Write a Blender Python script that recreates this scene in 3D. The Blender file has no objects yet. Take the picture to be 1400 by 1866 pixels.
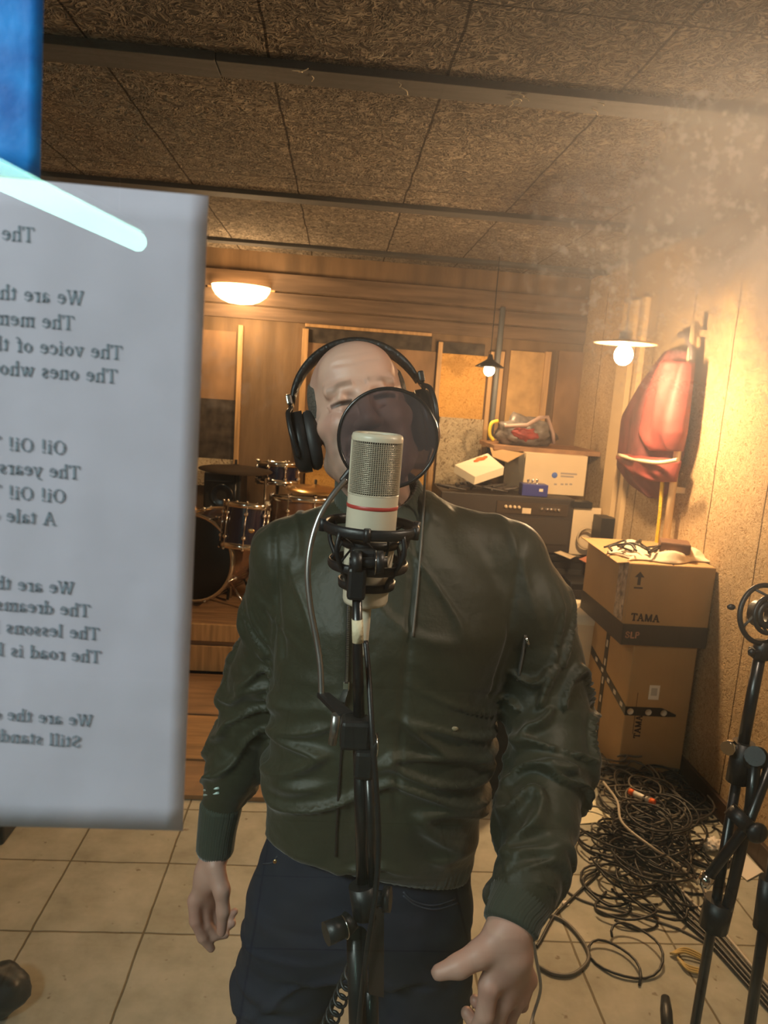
import bpy, bmesh, math, random
import numpy as np
from mathutils import Vector, Matrix, noise
random.seed(7)
S = bpy.context.scene
COL = S.collection
PI = math.pi
# ------------------------------------------------------------------ camera
FPX, CAMZ = 1348.0, 1.68
def _n(v):
    v = np.array(v, float); return v/np.linalg.norm(v)
YC = _n([(620-700)/FPX, (933-705)/FPX, -1]); ZC = _n(np.cross(np.array([1, -.072, 0]), YC)); XC = np.cross(YC, ZC)
def ray(px, py):
    c = np.array([(px-700)/FPX, (933-py)/FPX, -1.]); return np.array([XC@c, YC@c, ZC@c])
def P(px, py, Y):
    """point of the room seen at photo pixel (px,py) at depth Y"""
    r = ray(px, py); return Vector(np.array([0, 0, CAMZ])+r*(Y/r[1]))
def G(px, py, z=0.0):
    r = ray(px, py); return Vector(np.array([0, 0, CAMZ])+r*((z-CAMZ)/r[2]))
def PX(px, py, x):
    r = ray(px, py); return Vector(np.array([0, 0, CAMZ])+r*(x/r[0]))
cd = bpy.data.cameras.new('camera'); cam = bpy.data.objects.new('camera', cd); COL.objects.link(cam)
cd.sensor_fit = 'VERTICAL'; cd.sensor_height = 36; cd.sensor_width = 27; cd.lens = FPX/1866*36
M = Matrix([list(XC), list(YC), list(ZC)]).to_4x4(); M.translation = (0, 0, CAMZ)
cam.matrix_world = M; cd.clip_start = .02
cd.dof.use_dof = True; cd.dof.focus_distance = 1.02; cd.dof.aperture_fstop = 13
S.camera = cam
# ------------------------------------------------------------------ world, exposure, lights
w = bpy.data.worlds.new('world'); S.world = w; w.use_nodes = True
w.node_tree.nodes['Background'].inputs[0].default_value = (.9, .75, .6, 1)
w.node_tree.nodes['Background'].inputs[1].default_value = .02
S.view_settings.view_transform = 'Standard'; S.view_settings.look = 'None'
S.view_settings.exposure = 1.0; S.view_settings.gamma = 1; S.view_settings.use_curve_mapping = False
CEIL, XR, XL, YB, YG = 2.55, 1.71, -2.3, 5.3, .35
WARM = (1.0, .66, .34)
def point(name, loc, e, col, r=.04):
    l = bpy.data.lights.new(name, 'POINT'); l.energy = e; l.color = col; l.shadow_soft_size = r
    o = bpy.data.objects.new(name, l); COL.objects.link(o); o.location = loc; return o
def area(name, loc, rot, sx, sy, e, col):
    l = bpy.data.lights.new(name, 'AREA'); l.shape = 'RECTANGLE'; l.size = sx; l.size_y = sy; l.energy = e; l.color = col
    o = bpy.data.objects.new(name, l); COL.objects.link(o); o.location = loc; o.rotation_euler = rot; return o
LOC_DOME = G(440, 522, CEIL); LOC_DOME = P(440, 530, 4.95)
LOC_PEND = P(1137, 645, 3.35)
LOC_SMALL = P(892, 672, 4.75)
LOC_SIDE = P(1486, 468, .80)
E_DOME, E_PEND, E_SMALL, E_SIDE, E_TUBE = 14, 46, 7, 17, 11
point('dome_lamp_light', (LOC_DOME.x, LOC_DOME.y-.02, LOC_DOME.z-.14), E_DOME, WARM, .08)
point('pendant_lamp_light', LOC_PEND-Vector((0, 0, .08)), E_PEND, WARM, .05)
point('small_pendant_light', LOC_SMALL-Vector((0, 0, .07)), E_SMALL, WARM, .04)
point('wall_lamp_light', LOC_SIDE, E_SIDE, (1.0, .83, .74), .03)
# ------------------------------------------------------------------ materials
def mat(name, col, rough=.6, metal=0., var=0., vscale=8., bump=0., bscale=60., spec=.5, col2=None, coat=0., sheen=0., stretch=(1, 1, 1), emit=0., alpha=1., dist=0., detail=6):
    m = bpy.data.materials.new(name); m.use_nodes = True; nt = m.node_tree; b = nt.nodes['Principled BSDF']
    b.inputs['Roughness'].default_value = rough; b.inputs['Metallic'].default_value = metal
    b.inputs['Specular IOR Level'].default_value = spec; b.inputs['Coat Weight'].default_value = coat
    b.inputs['Sheen Weight'].default_value = sheen
    b.inputs['Base Color'].default_value = (*col, 1); b.inputs['Alpha'].default_value = alpha
    if emit:
        b.inputs['Emission Color'].default_value = (*col, 1); b.inputs['Emission Strength'].default_value = emit
    tc = nt.nodes.new('ShaderNodeTexCoord'); mp = nt.nodes.new('ShaderNodeMapping'); mp.inputs['Scale'].default_value = stretch
    nt.links.new(tc.outputs['Object'], mp.inputs['Vector'])
    if var or col2:
        n = nt.nodes.new('ShaderNodeTexNoise'); n.inputs['Scale'].default_value = vscale; n.inputs['Detail'].default_value = detail; n.inputs['Distortion'].default_value = dist
        nt.links.new(mp.outputs['Vector'], n.inputs['Vector'])
        r = nt.nodes.new('ShaderNodeValToRGB'); r.color_ramp.elements[0].position = .35; r.color_ramp.elements[1].position = .65
        c2 = col2 if col2 else tuple(min(1, c*(1+var)) for c in col); c1 = col if col2 else tuple(c*(1-var) for c in col)
        r.color_ramp.elements[0].color = (*c1, 1); r.color_ramp.elements[1].color = (*c2, 1)
        nt.links.new(n.outputs['Fac'], r.inputs['Fac']); nt.links.new(r.outputs['Color'], b.inputs['Base Color'])
    if bump:
        n = nt.nodes.new('ShaderNodeTexNoise'); n.inputs['Scale'].default_value = bscale; n.inputs['Detail'].default_value = 5
        nt.links.new(mp.outputs['Vector'], n.inputs['Vector'])
        bp = nt.nodes.new('ShaderNodeBump'); bp.inputs['Strength'].default_value = bump; bp.inputs['Distance'].default_value = .01
        nt.links.new(n.outputs['Fac'], bp.inputs['Height']); nt.links.new(bp.outputs['Normal'], b.inputs['Normal'])
    return m
def nd(nt, t, **kw):
    n = nt.nodes.new(t)
    for k, v in kw.items(): setattr(n, k, v)
    return n
def ramp(nt, src, stops):
    r = nt.nodes.new('ShaderNodeValToRGB'); e = r.color_ramp.elements
    while len(e) < len(stops): e.new(.5)
    for i, (p, c) in enumerate(stops):
        e[i].position = p; e[i].color = (*c, 1) if len(c) == 3 else c
    nt.links.new(src, r.inputs['Fac']); return r.outputs['Color']
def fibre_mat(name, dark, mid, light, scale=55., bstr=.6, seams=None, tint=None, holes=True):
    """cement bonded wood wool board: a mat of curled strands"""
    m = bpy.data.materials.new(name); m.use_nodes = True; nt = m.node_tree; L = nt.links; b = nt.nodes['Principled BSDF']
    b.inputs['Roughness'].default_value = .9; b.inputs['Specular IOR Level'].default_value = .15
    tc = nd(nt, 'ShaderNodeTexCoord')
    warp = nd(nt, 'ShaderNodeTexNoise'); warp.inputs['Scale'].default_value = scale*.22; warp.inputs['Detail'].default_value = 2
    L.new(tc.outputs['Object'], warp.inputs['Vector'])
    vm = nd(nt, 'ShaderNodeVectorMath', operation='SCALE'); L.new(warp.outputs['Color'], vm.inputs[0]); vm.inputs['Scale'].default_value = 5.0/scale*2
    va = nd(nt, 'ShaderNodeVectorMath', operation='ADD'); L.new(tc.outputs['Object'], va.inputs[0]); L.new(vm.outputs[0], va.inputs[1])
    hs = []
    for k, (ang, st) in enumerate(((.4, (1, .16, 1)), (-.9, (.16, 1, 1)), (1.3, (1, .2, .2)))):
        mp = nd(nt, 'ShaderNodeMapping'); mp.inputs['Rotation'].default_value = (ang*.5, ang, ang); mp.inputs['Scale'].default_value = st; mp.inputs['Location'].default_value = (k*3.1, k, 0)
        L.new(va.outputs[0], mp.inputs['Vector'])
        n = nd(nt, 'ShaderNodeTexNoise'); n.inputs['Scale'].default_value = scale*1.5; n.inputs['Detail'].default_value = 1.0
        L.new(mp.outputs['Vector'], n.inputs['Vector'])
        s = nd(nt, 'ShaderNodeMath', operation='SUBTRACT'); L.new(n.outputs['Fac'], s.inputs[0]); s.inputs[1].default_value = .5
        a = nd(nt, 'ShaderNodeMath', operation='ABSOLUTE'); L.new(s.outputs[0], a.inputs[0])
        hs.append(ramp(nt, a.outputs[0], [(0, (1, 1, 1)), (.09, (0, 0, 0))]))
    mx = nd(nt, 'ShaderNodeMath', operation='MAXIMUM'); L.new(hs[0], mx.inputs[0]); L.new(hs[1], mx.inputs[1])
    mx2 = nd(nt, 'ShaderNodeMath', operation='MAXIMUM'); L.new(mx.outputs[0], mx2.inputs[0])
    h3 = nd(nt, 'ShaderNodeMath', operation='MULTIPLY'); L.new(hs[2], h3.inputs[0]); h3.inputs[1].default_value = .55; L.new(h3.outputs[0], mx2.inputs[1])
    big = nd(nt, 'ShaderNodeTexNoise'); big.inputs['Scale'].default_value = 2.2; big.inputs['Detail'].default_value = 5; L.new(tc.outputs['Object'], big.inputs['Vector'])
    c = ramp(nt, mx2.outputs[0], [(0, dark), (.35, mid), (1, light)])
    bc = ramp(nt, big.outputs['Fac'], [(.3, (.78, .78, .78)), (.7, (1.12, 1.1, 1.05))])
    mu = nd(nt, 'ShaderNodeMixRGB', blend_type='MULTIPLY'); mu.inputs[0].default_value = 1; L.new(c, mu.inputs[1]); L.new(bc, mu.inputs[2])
    out = mu.outputs[0]
    if seams:
        off, bw, rh, axes = seams
        mp = nd(nt, 'ShaderNodeMapping'); mp.inputs['Location'].default_value = off
        if axes == 'YZ': mp.inputs['Rotation'].default_value = (0, 0, 0)
        wv = nd(nt, 'ShaderNodeTexNoise'); wv.inputs['Scale'].default_value = 6; L.new(tc.outputs['Object'], wv.inputs['Vector'])
        ws = nd(nt, 'ShaderNodeVectorMath', operation='SCALE'); L.new(wv.outputs['Color'], ws.inputs[0]); ws.inputs['Scale'].default_value = .016
        ad = nd(nt, 'ShaderNodeVectorMath', operation='ADD'); L.new(tc.outputs['Object'], ad.inputs[0]); L.new(ws.outputs[0], ad.inputs[1])
        src = ad.outputs[0]
        if axes != 'XY':
            sp = nd(nt, 'ShaderNodeSeparateXYZ'); L.new(src, sp.inputs[0]); cb = nd(nt, 'ShaderNodeCombineXYZ')
            L.new(sp.outputs[{'X': 0, 'Y': 1, 'Z': 2}[axes[0]]], cb.inputs[0]); L.new(sp.outputs[{'X': 0, 'Y': 1, 'Z': 2}[axes[1]]], cb.inputs[1]); src = cb.outputs[0]
        L.new(src, mp.inputs['Vector'])
        br = nd(nt, 'ShaderNodeTexBrick'); br.offset = 0; br.inputs['Scale'].default_value = 1; br.inputs['Brick Width'].default_value = bw; br.inputs['Row Height'].default_value = rh
        br.inputs['Mortar Size'].default_value = .0045; br.inputs['Mortar Smooth'].default_value = .3
        br.inputs['Color1'].default_value = (.92, .92, .92, 1); br.inputs['Color2'].default_value = (1.06, 1.04, 1, 1); br.inputs['Mortar'].default_value = (.16, .13, .1, 1)
        L.new(mp.outputs[0], br.inputs['Vector'])
        mu2 = nd(nt, 'ShaderNodeMixRGB', blend_type='MULTIPLY'); mu2.inputs[0].default_value = 1; L.new(out, mu2.inputs[1]); L.new(br.outputs['Color'], mu2.inputs[2]); out = mu2.outputs[0]
    L.new(out, b.inputs['Base Color'])
    bp = nd(nt, 'ShaderNodeBump'); bp.inputs['Strength'].default_value = bstr; bp.inputs['Distance'].default_value = .006
    L.new(mx2.outputs[0], bp.inputs['Height']); L.new(bp.outputs['Normal'], b.inputs['Normal'])
    return m
# ------------------------------------------------------------------ mesh building
class MB:
    def __init__(s): s.v = []; s.f = []; s.sm = []
    def add(s, vs, fs, smooth=False):
        o = len(s.v); s.v += [Vector(p) for p in vs]; s.f += [tuple(i+o for i in q) for q in fs]; s.sm += [smooth]*len(fs); return s
    def box(s, c, d, R=None, bev=0.):
        c = Vector(c); x, y, z = [k/2 for k in d]
        if bev:
            bm = bmesh.new(); bmesh.ops.create_cube(bm, size=1)
            for v in bm.verts: v.co = Vector((v.co.x*d[0], v.co.y*d[1], v.co.z*d[2]))
            bmesh.ops.bevel(bm, geom=bm.edges[:], offset=min(bev, min(d)*.45), segments=2, affect='EDGES', profile=.5)
            vs = [v.co.copy() for v in bm.verts]; fs = [[v.index for v in f.verts] for f in bm.faces]; bm.free()
        else:
            vs = [Vector((a*x, b*y, g*z)) for a in (-1, 1) for b in (-1, 1) for g in (-1, 1)]
            fs = [(0, 1, 3, 2), (4, 6, 7, 5), (0, 4, 5, 1), (2, 3, 7, 6), (0, 2, 6, 4), (1, 5, 7, 3)]
        if R is not None: vs = [R @ v for v in vs]
        return s.add([v+c for v in vs], fs)
    def hexa(s, front, back):
        """box from four front and four back corners, same winding"""
        return s.add(list(front)+list(back), [(0, 1, 2, 3), (7, 6, 5, 4), (0, 4, 5, 1), (1, 5, 6, 2), (2, 6, 7, 3), (3, 7, 4, 0)])
    def tube(s, pts, r, seg=10, caps=True, smooth=True, closed=False, flat=1.):
        pts = [Vector(p) for p in pts]; n = len(pts); rr = r if isinstance(r, (list, tuple)) else [r]*n
        rings = []; up = None
        for i, p in enumerate(pts):
            if closed: t = pts[(i+1) % n]-pts[i-1]
            else: t = pts[min(i+1, n-1)]-pts[max(i-1, 0)]
            if t.length < 1e-9: t = Vector((0, 0, 1))
            t.normalize()
            if up is None:
                up = Vector((0, 0, 1)) if abs(t.z) < .9 else Vector((1, 0, 0))
            a = t.cross(up)
            if a.length < 1e-6: a = t.orthogonal()
            a.normalize(); up = a.cross(t).normalized()
            rings.append([p+(a*math.cos(2*PI*k/seg)+up*math.sin(2*PI*k/seg)*flat)*rr[i] for k in range(seg)])
        vs = [v for rg in rings for v in rg]; fs = []
        m = n if closed else n-1
        for i in range(m):
            j = (i+1) % n
            for k in range(seg):
                q = (k+1) % seg; fs.append((i*seg+k, i*seg+q, j*seg+q, j*seg+k))
        s.add(vs, fs, smooth)
        if caps and not closed:
            s.add(rings[0], [tuple(range(seg))[::-1]]); s.add(rings[-1], [tuple(range(seg))])
        return s
    def lathe(s, prof, c, axis=(0, 0, 1), seg=32, smooth=True, closed=False):
        """prof: list of (radius, height) along axis from c"""
        c = Vector(c); ax = Vector(axis).normalized(); u = ax.orthogonal().normalized(); v = ax.cross(u)
        n = len(prof); vs = [c+ax*h+(u*math.cos(2*PI*k/seg)+v*math.sin(2*PI*k/seg))*max(r, 1e-5) for r, h in prof for k in range(seg)]
        fs = []
        for i in range(n if closed else n-1):
            j = (i+1) % n
            for k in range(seg):
                q = (k+1) % seg; fs.append((i*seg+k, i*seg+q, j*seg+q, j*seg+k))
        return s.add(vs, fs, smooth)
    def ring(s, c, axis, R, r, seg=40, rs=10, flat=1.):
        c = Vector(c); ax = Vector(axis).normalized(); u = ax.orthogonal().normalized(); v = ax.cross(u)
        return s.lathe([(R+r*math.cos(2*PI*k/rs), r*flat*math.sin(2*PI*k/rs)) for k in range(rs)], c, axis, seg, True, True)
    def sphere(s, c, r, sc=(1, 1, 1), u=16, v=10, R=None):
        vs = []; fs = []; c = Vector(c)
        for i in range(v+1):
            th = PI*i/v
            for k in range(u):
                ph = 2*PI*k/u; p = Vector((r*sc[0]*math.sin(th)*math.cos(ph), r*sc[1]*math.sin(th)*math.sin(ph), r*sc[2]*math.cos(th)))
                if R is not None: p = R @ p
                vs.append(c+p)
        for i in range(v):
            for k in range(u):
                q = (k+1) % u; fs.append((i*u+k, (i+1)*u+k, (i+1)*u+q, i*u+q))
        return s.add(vs, fs, True)
    def build(s, name, m, parent=None, recenter=False, bevel=0.):
        me = bpy.data.meshes.new(name); off = Vector((0, 0, 0))
        if parent is not None: off = wloc(parent)
        elif recenter:
            xs = [v.x for v in s.v]; ys = [v.y for v in s.v]; zs = [v.z for v in s.v]
            off = Vector(((min(xs)+max(xs))/2, (min(ys)+max(ys))/2, min(zs)))
        me.from_pydata([v-off for v in s.v], [], s.f); me.polygons.foreach_set('use_smooth', s.sm)
        bm = bmesh.new(); bm.from_mesh(me); bmesh.ops.remove_doubles(bm, verts=bm.verts, dist=1e-6); bmesh.ops.recalc_face_normals(bm, faces=bm.faces); bm.to_mesh(me); bm.free()
        me.materials.append(m); o = bpy.data.objects.new(name, me); COL.objects.link(o)
        if parent is not None: o.parent = parent
        else: o.location = off
        if bevel:
            b = o.modifiers.new('bevel', 'BEVEL'); b.width = bevel; b.segments = 2; b.limit_method = 'ANGLE'
        return o
def wloc(o):
    l = Vector(o.location)
    while o.parent is not None: o = o.parent; l += o.location
    return l
def thing(name, label, cat, loc, group=None):
    o = bpy.data.objects.new(name, None); COL.objects.link(o); o.location = loc; o.empty_display_size = .1
    return tag(o, label, cat, group)
def tag(o, label, cat, group=None, kind=None):
    o['label'] = label; o['category'] = cat
    if group: o['group'] = group
    if kind: o['kind'] = kind
    return o
def struct(o): o['kind'] = 'structure'; return o
def RZ(a): return Matrix.Rotation(a, 3, 'Z')
def smooth_path(pts, n=8):
    pts = [Vector(p) for p in pts]; out = []; q = [pts[0]*2-pts[1]]+pts+[pts[-1]*2-pts[-2]]
    for i in range(1, len(q)-2):
        for k in range(n):
            t = k/n; a, b, c, d = q[i-1], q[i], q[i+1], q[i+2]
            out.append(.5*((2*b)+(c-a)*t+(2*a-5*b+4*c-d)*t*t+(3*b-a-3*c+d)*t**3))
    out.append(pts[-1]); return out
# ---- lettering: strokes of thick and thin with serifs
GL = {
'T': (.62, [('v', (.31, 0), (.31, .72)), ('h', (.02, .72), (.60, .72)), ('h', (.03, .72), (.03, .58)), ('h', (.59, .72), (.59, .58)), ('h', (.19, 0), (.43, 0))]),
'h': (.55, [('v', (.12, 0), (.12, .76)), ('h', (.02, .75), (.12, .75)), ('h', (.12, .38), (.22, .47), (.32, .49), (.41, .42)), ('v', (.42, .42), (.42, 0)), ('h', (.03, 0), (.22, 0)), ('h', (.33, 0), (.52, 0))]),
'e': (.46, [('h', (.08, .29), (.4, .29)), ('h', (.4, .29), (.36, .44), (.23, .49), (.1, .42)), ('v', (.1, .42), (.06, .25), (.11, .09)), ('h', (.11, .09), (.24, .01), (.41, .1))]),
'W': (.92, [('v', (.08, .72), (.28, 0)), ('h', (.28, 0), (.46, .7)), ('v', (.46, .7), (.66, 0)), ('h', (.66, 0), (.84, .72)), ('h', (0, .72), (.2, .72)), ('h', (.36, .72), (.56, .72)), ('h', (.74, .72), (.92, .72))]),
'a': (.46, [('h', (.08, .4), (.2, .49), (.31, .46)), ('v', (.33, .42), (.33, .04)), ('h', (.33, .04), (.42, 0)), ('h', (.33, .3), (.16, .25)), ('v', (.13, .22), (.08, .12), (.14, .03)), ('h', (.14, .02), (.25, .02), (.33, .1))]),
'r': (.38, [('v', (.12, 0), (.12, .48)), ('h', (.02, .48), (.12, .48)), ('h', (.12, .36), (.22, .47), (.34, .46)), ('h', (.03, 0), (.24, 0))]),
't': (.32, [('v', (.14, .62), (.14, .06)), ('h', (.02, .48), (.28, .48)), ('h', (.14, .04), (.22, .01), (.3, .06))]),
'm': (.82, [('v', (.12, 0), (.12, .48)), ('h', (.02, .48), (.12, .48)), ('h', (.12, .38), (.22, .48), (.32, .48), (.4, .4)), ('v', (.4, .42), (.4, 0)), ('h', (.4, .38), (.5, .48), (.6, .48), (.68, .4)), ('v', (.68, .42), (.68, 0)), ('h', (.03, 0), (.2, 0)), ('h', (.32, 0), (.48, 0)), ('h', (.6, 0), (.77, 0))]),
'n': (.55, [('v', (.12, 0), (.12, .48)), ('h', (.02, .48), (.12, .48)), ('h', (.12, .38), (.22, .47), (.32, .49), (.41, .42)), ('v', (.42, .42), (.42, 0)), ('h', (.03, 0), (.22, 0)), ('h', (.33, 0), (.52, 0))]),
'o': (.5, [('v', (.1, .38), (.06, .24), (.1, .1)), ('h', (.1, .1), (.24, 0), (.38, .1)), ('v', (.38, .1), (.43, .24), (.38, .38)), ('h', (.38, .38), (.24, .49), (.1, .38))]),
'v': (.5, [('v', (.08, .48), (.25, 0)), ('h', (.25, 0), (.41, .48)), ('h', (0, .48), (.18, .48)), ('h', (.32, .48), (.5, .48))]),
'i': (.28, [('v', (.14, 0), (.14, .48)), ('h', (.04, .48), (.14, .48)), ('h', (.04, 0), (.25, 0)), ('v', (.13, .64), (.13, .71))]),
'c': (.45, [('v', (.1, .4), (.06, .25), (.1, .1)), ('h', (.1, .1), (.23, 0), (.4, .08)), ('h', (.1, .4), (.23, .49), (.36, .44)), ('v', (.35, .44), (.36, .36))]),
'f': (.34, [('v', (.14, 0), (.14, .62)), ('h', (.14, .62), (.22, .75), (.34, .73)), ('h', (.02, .48), (.28, .48)), ('h', (.04, 0), (.26, 0))]),
's': (.4, [('h', (.32, .38), (.3, .46), (.18, .49), (.08, .42)), ('v', (.09, .4), (.12, .3), (.26, .22), (.31, .12)), ('h', (.31, .1), (.22, .0), (.1, .02), (.06, .13))]),
'w': (.75, [('v', (.08, .48), (.23, 0)), ('h', (.23, 0), (.38, .46)), ('v', (.38, .46), (.53, 0)), ('h', (.53, 0), (.67, .48)), ('h', (0, .48), (.16, .48)), ('h', (.3, .48), (.46, .48)), ('h', (.6, .48), (.75, .48))]),
'O': (.74, [('v', (.12, .56), (.07, .36), (.12, .16)), ('h', (.12, .16), (.22, .03), (.36, 0), (.5, .03), (.6, .16)), ('v', (.6, .16), (.65, .36), (.6, .56)), ('h', (.6, .56), (.5, .69), (.36, .73), (.22, .69), (.12, .56))]),
'!': (.3, [('v', (.14, .74), (.14, .22)), ('v', (.14, .0), (.14, .07))]),
'y': (.5, [('v', (.08, .48), (.26, 0)), ('h', (.42, .48), (.22, -.12), (.12, -.2), (.04, -.16)), ('h', (0, .48), (.18, .48)), ('h', (.33, .48), (.5, .48))]),
'A': (.72, [('h', (.1, 0), (.34, .74)), ('v', (.34, .72), (.6, 0)), ('h', (.18, .25), (.52, .25)), ('h', (0, 0), (.2, 0)), ('h', (.48, 0), (.72, 0))]),
'l': (.28, [('v', (.14, 0), (.14, .76)), ('h', (.03, .75), (.14, .75)), ('h', (.04, 0), (.25, 0))]),
'd': (.54, [('v', (.42, 0), (.42, .76)), ('h', (.32, .75), (.42, .75)), ('h', (.42, .4), (.26, .49), (.11, .4)), ('v', (.11, .4), (.06, .24), (.11, .08)), ('h', (.11, .08), (.25, 0), (.42, .08)), ('h', (.42, 0), (.52, 0))]),
'S': (.56, [('h', (.46, .52), (.44, .66), (.27, .73), (.12, .66)), ('v', (.1, .64), (.12, .48), (.3, .37), (.46, .24), (.46, .1)), ('h', (.45, .1), (.3, 0), (.1, .06), (.07, .2))]),
"'": (.2, [('v', (.1, .76), (.08, .6))]),
'M': (.86, [('v', (.14, 0), (.14, .72)), ('v', (.14, .72), (.43, 0)), ('v', (.43, 0), (.72, .72)), ('v', (.72, .72), (.72, 0))]),
'L': (.56, [('v', (.12, 0), (.12, .72)), ('h', (.12, 0), (.5, 0))]),
'P': (.6, [('v', (.12, 0), (.12, .72)), ('h', (.12, .72), (.4, .72), (.5, .56), (.4, .38), (.12, .38))]),
'8': (.5, [('h', (.25, .38), (.08, .5), (.1, .66), (.25, .72), (.4, .66), (.42, .5), (.25, .38), (.06, .2), (.1, .04), (.25, 0), (.4, .04), (.44, .2), (.25, .38))]),
' ': (.3, [])}
def letter(mb, text, org, right, up, h, wv=.1, wh=.05, depth=.0003, align='l'):
    org = Vector(org); right = Vector(right).normalized(); up = Vector(up).normalized(); nrm = right.cross(up)
    wid = sum(GL[c][0]+.05 for c in text); x = -wid/2 if align == 'c' else 0
    for c in text:
        gw, st = GL[c]
        for kd, *pts in st:
            hw = (wv if kd == 'v' else wh)/2
            for (ax, ay), (bx, by) in zip(pts, pts[1:]):
                L = math.hypot(bx-ax, by-ay)+1e-9; dx, dy = (bx-ax)/L, (by-ay)/L; ex = hw*.5
                q = []
                for (px, py, s1) in ((ax-dx*ex, ay-dy*ex, 1), (bx+dx*ex, by+dy*ex, 1), (bx+dx*ex, by+dy*ex, -1), (ax-dx*ex, ay-dy*ex, -1)):
                    q.append(org+right*((x+px-dy*hw*s1)*h)+up*((py+dx*hw*s1)*h))
                mb.hexa(q, [p+nrm*depth for p in q])
        x += gw+.05
    return mb
# ------------------------------------------------------------------ shell of the room
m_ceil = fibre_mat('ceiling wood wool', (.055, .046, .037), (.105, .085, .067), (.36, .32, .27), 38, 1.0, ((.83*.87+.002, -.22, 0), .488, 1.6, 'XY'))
m_wallr = fibre_mat('right wall wood wool', (.30, .195, .10), (.44, .30, .16), (.60, .45, .28), 60, .5, ((.12, 0, 0), .42, 9, 'YZ'))
m_back = mat('back wall board', (.15, .095, .052), .85, var=.25, vscale=3, bump=.2, bscale=20, stretch=(3, 1, .5))
m_plain = mat('side wall board', (.3, .22, .14), .85, var=.2, vscale=3)
m_trim = mat('grey painted batten', (.045, .044, .044), .75, var=.25, vscale=5, bump=.15, bscale=40, stretch=(1, 8, 8))
m_brown = mat('dark brown skirting', (.05, .026, .015), .5, var=.3)
def floor_mat():
    m = bpy.data.materials.new('floor tiles'); m.use_nodes = True; nt = m.node_tree; L = nt.links; b = nt.nodes['Principled BSDF']
    tc = nd(nt, 'ShaderNodeTexCoord'); mp = nd(nt, 'ShaderNodeMapping'); mp.inputs['Location'].default_value = (.826, -2.385+3.35, 0)
    wv = nd(nt, 'ShaderNodeTexNoise'); wv.inputs['Scale'].default_value = 9; L.new(tc.outputs['Object'], wv.inputs['Vector'])
    ws = nd(nt, 'ShaderNodeVectorMath', operation='SCALE'); L.new(wv.outputs['Color'], ws.inputs[0]); ws.inputs['Scale'].default_value = .008
    ad = nd(nt, 'ShaderNodeVectorMath', operation='ADD'); L.new(tc.outputs['Object'], ad.inputs[0]); L.new(ws.outputs[0], ad.inputs[1])
    L.new(ad.outputs[0], mp.inputs['Vector'])
    br = nd(nt, 'ShaderNodeTexBrick'); br.offset = 0; br.inputs['Scale'].default_value = 1; br.inputs['Brick Width'].default_value = .333; br.inputs['Row Height'].default_value = .335
    br.inputs['Mortar Size'].default_value = .0045; br.inputs['Mortar Smooth'].default_value = .6; br.inputs['Bias'].default_value = 0
    br.inputs['Color1'].default_value = (.95, .95, .95, 1); br.inputs['Color2'].default_value = (1.05, 1.03, 1, 1); br.inputs['Mortar'].default_value = (.42, .36, .28, 1)
    L.new(mp.outputs[0], br.inputs['Vector'])
    n = nd(nt, 'ShaderNodeTexNoise'); n.inputs['Scale'].default_value = 6; n.inputs['Detail'].default_value = 8; n.inputs['Roughness'].default_value = .65; L.new(tc.outputs['Object'], n.inputs['Vector'])
    c = ramp(nt, n.outputs['Fac'], [(.3, (.33, .31, .24)), (.5, (.44, .42, .335)), (.72, (.55, .52, .43))])
    sp = nd(nt, 'ShaderNodeTexNoise'); sp.inputs['Scale'].default_value = 28; sp.inputs['Detail'].default_value = 2; L.new(tc.outputs['Object'], sp.inputs['Vector'])
    sc = ramp(nt, sp.outputs['Fac'], [(.25, (.55, .5, .45)), (.31, (1, 1, 1))])
    m1 = nd(nt, 'ShaderNodeMixRGB', blend_type='MULTIPLY'); m1.inputs[0].default_value = 1; L.new(c, m1.inputs[1]); L.new(br.outputs['Color'], m1.inputs[2])
    m2 = nd(nt, 'ShaderNodeMixRGB', blend_type='MULTIPLY'); m2.inputs[0].default_value = 1; L.new(m1.outputs[0], m2.inputs[1]); L.new(sc, m2.inputs[2])
    L.new(m2.outputs[0], b.inputs['Base Color']); b.inputs['Roughness'].default_value = .62; b.inputs['Specular IOR Level'].default_value = .3
    iv = nd(nt, 'ShaderNodeMath', operation='SUBTRACT'); iv.inputs[0].default_value = 1; L.new(br.outputs['Fac'], iv.inputs[1])
    bp = nd(nt, 'ShaderNodeBump'); bp.inputs['Strength'].default_value = .6; bp.inputs['Distance'].default_value = .004; L.new(iv.outputs[0], bp.inputs['Height']); L.new(bp.outputs[0], b.inputs['Normal'])
    return m
def slab(name, x0, x1, y0, y1, z0, z1, m): return struct(MB().box(((x0+x1)/2, (y0+y1)/2, (z0+z1)/2), (x1-x0, y1-y0, z1-z0)).build(name, m))
YF = -3.3
slab('floor', XL, XR, YF, YB, -.1, 0, floor_mat())
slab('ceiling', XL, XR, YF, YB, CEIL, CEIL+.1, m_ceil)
slab('wall_back', XL-.1, XR+.1, YB, YB+.1, -.1, CEIL+.1, m_back)
slab('wall_right', XR, XR+.1, YF, YB, -.1, CEIL+.1, m_wallr)
slab('wall_left', XL-.1, XL, YF, YB, -.1, CEIL+.1, m_plain)
slab('wall_front', XL-.1, XR+.1, YF-.1, YF, -.1, CEIL+.1, mat('dark acoustic wall', (.05, .05, .055), .9))
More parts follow.
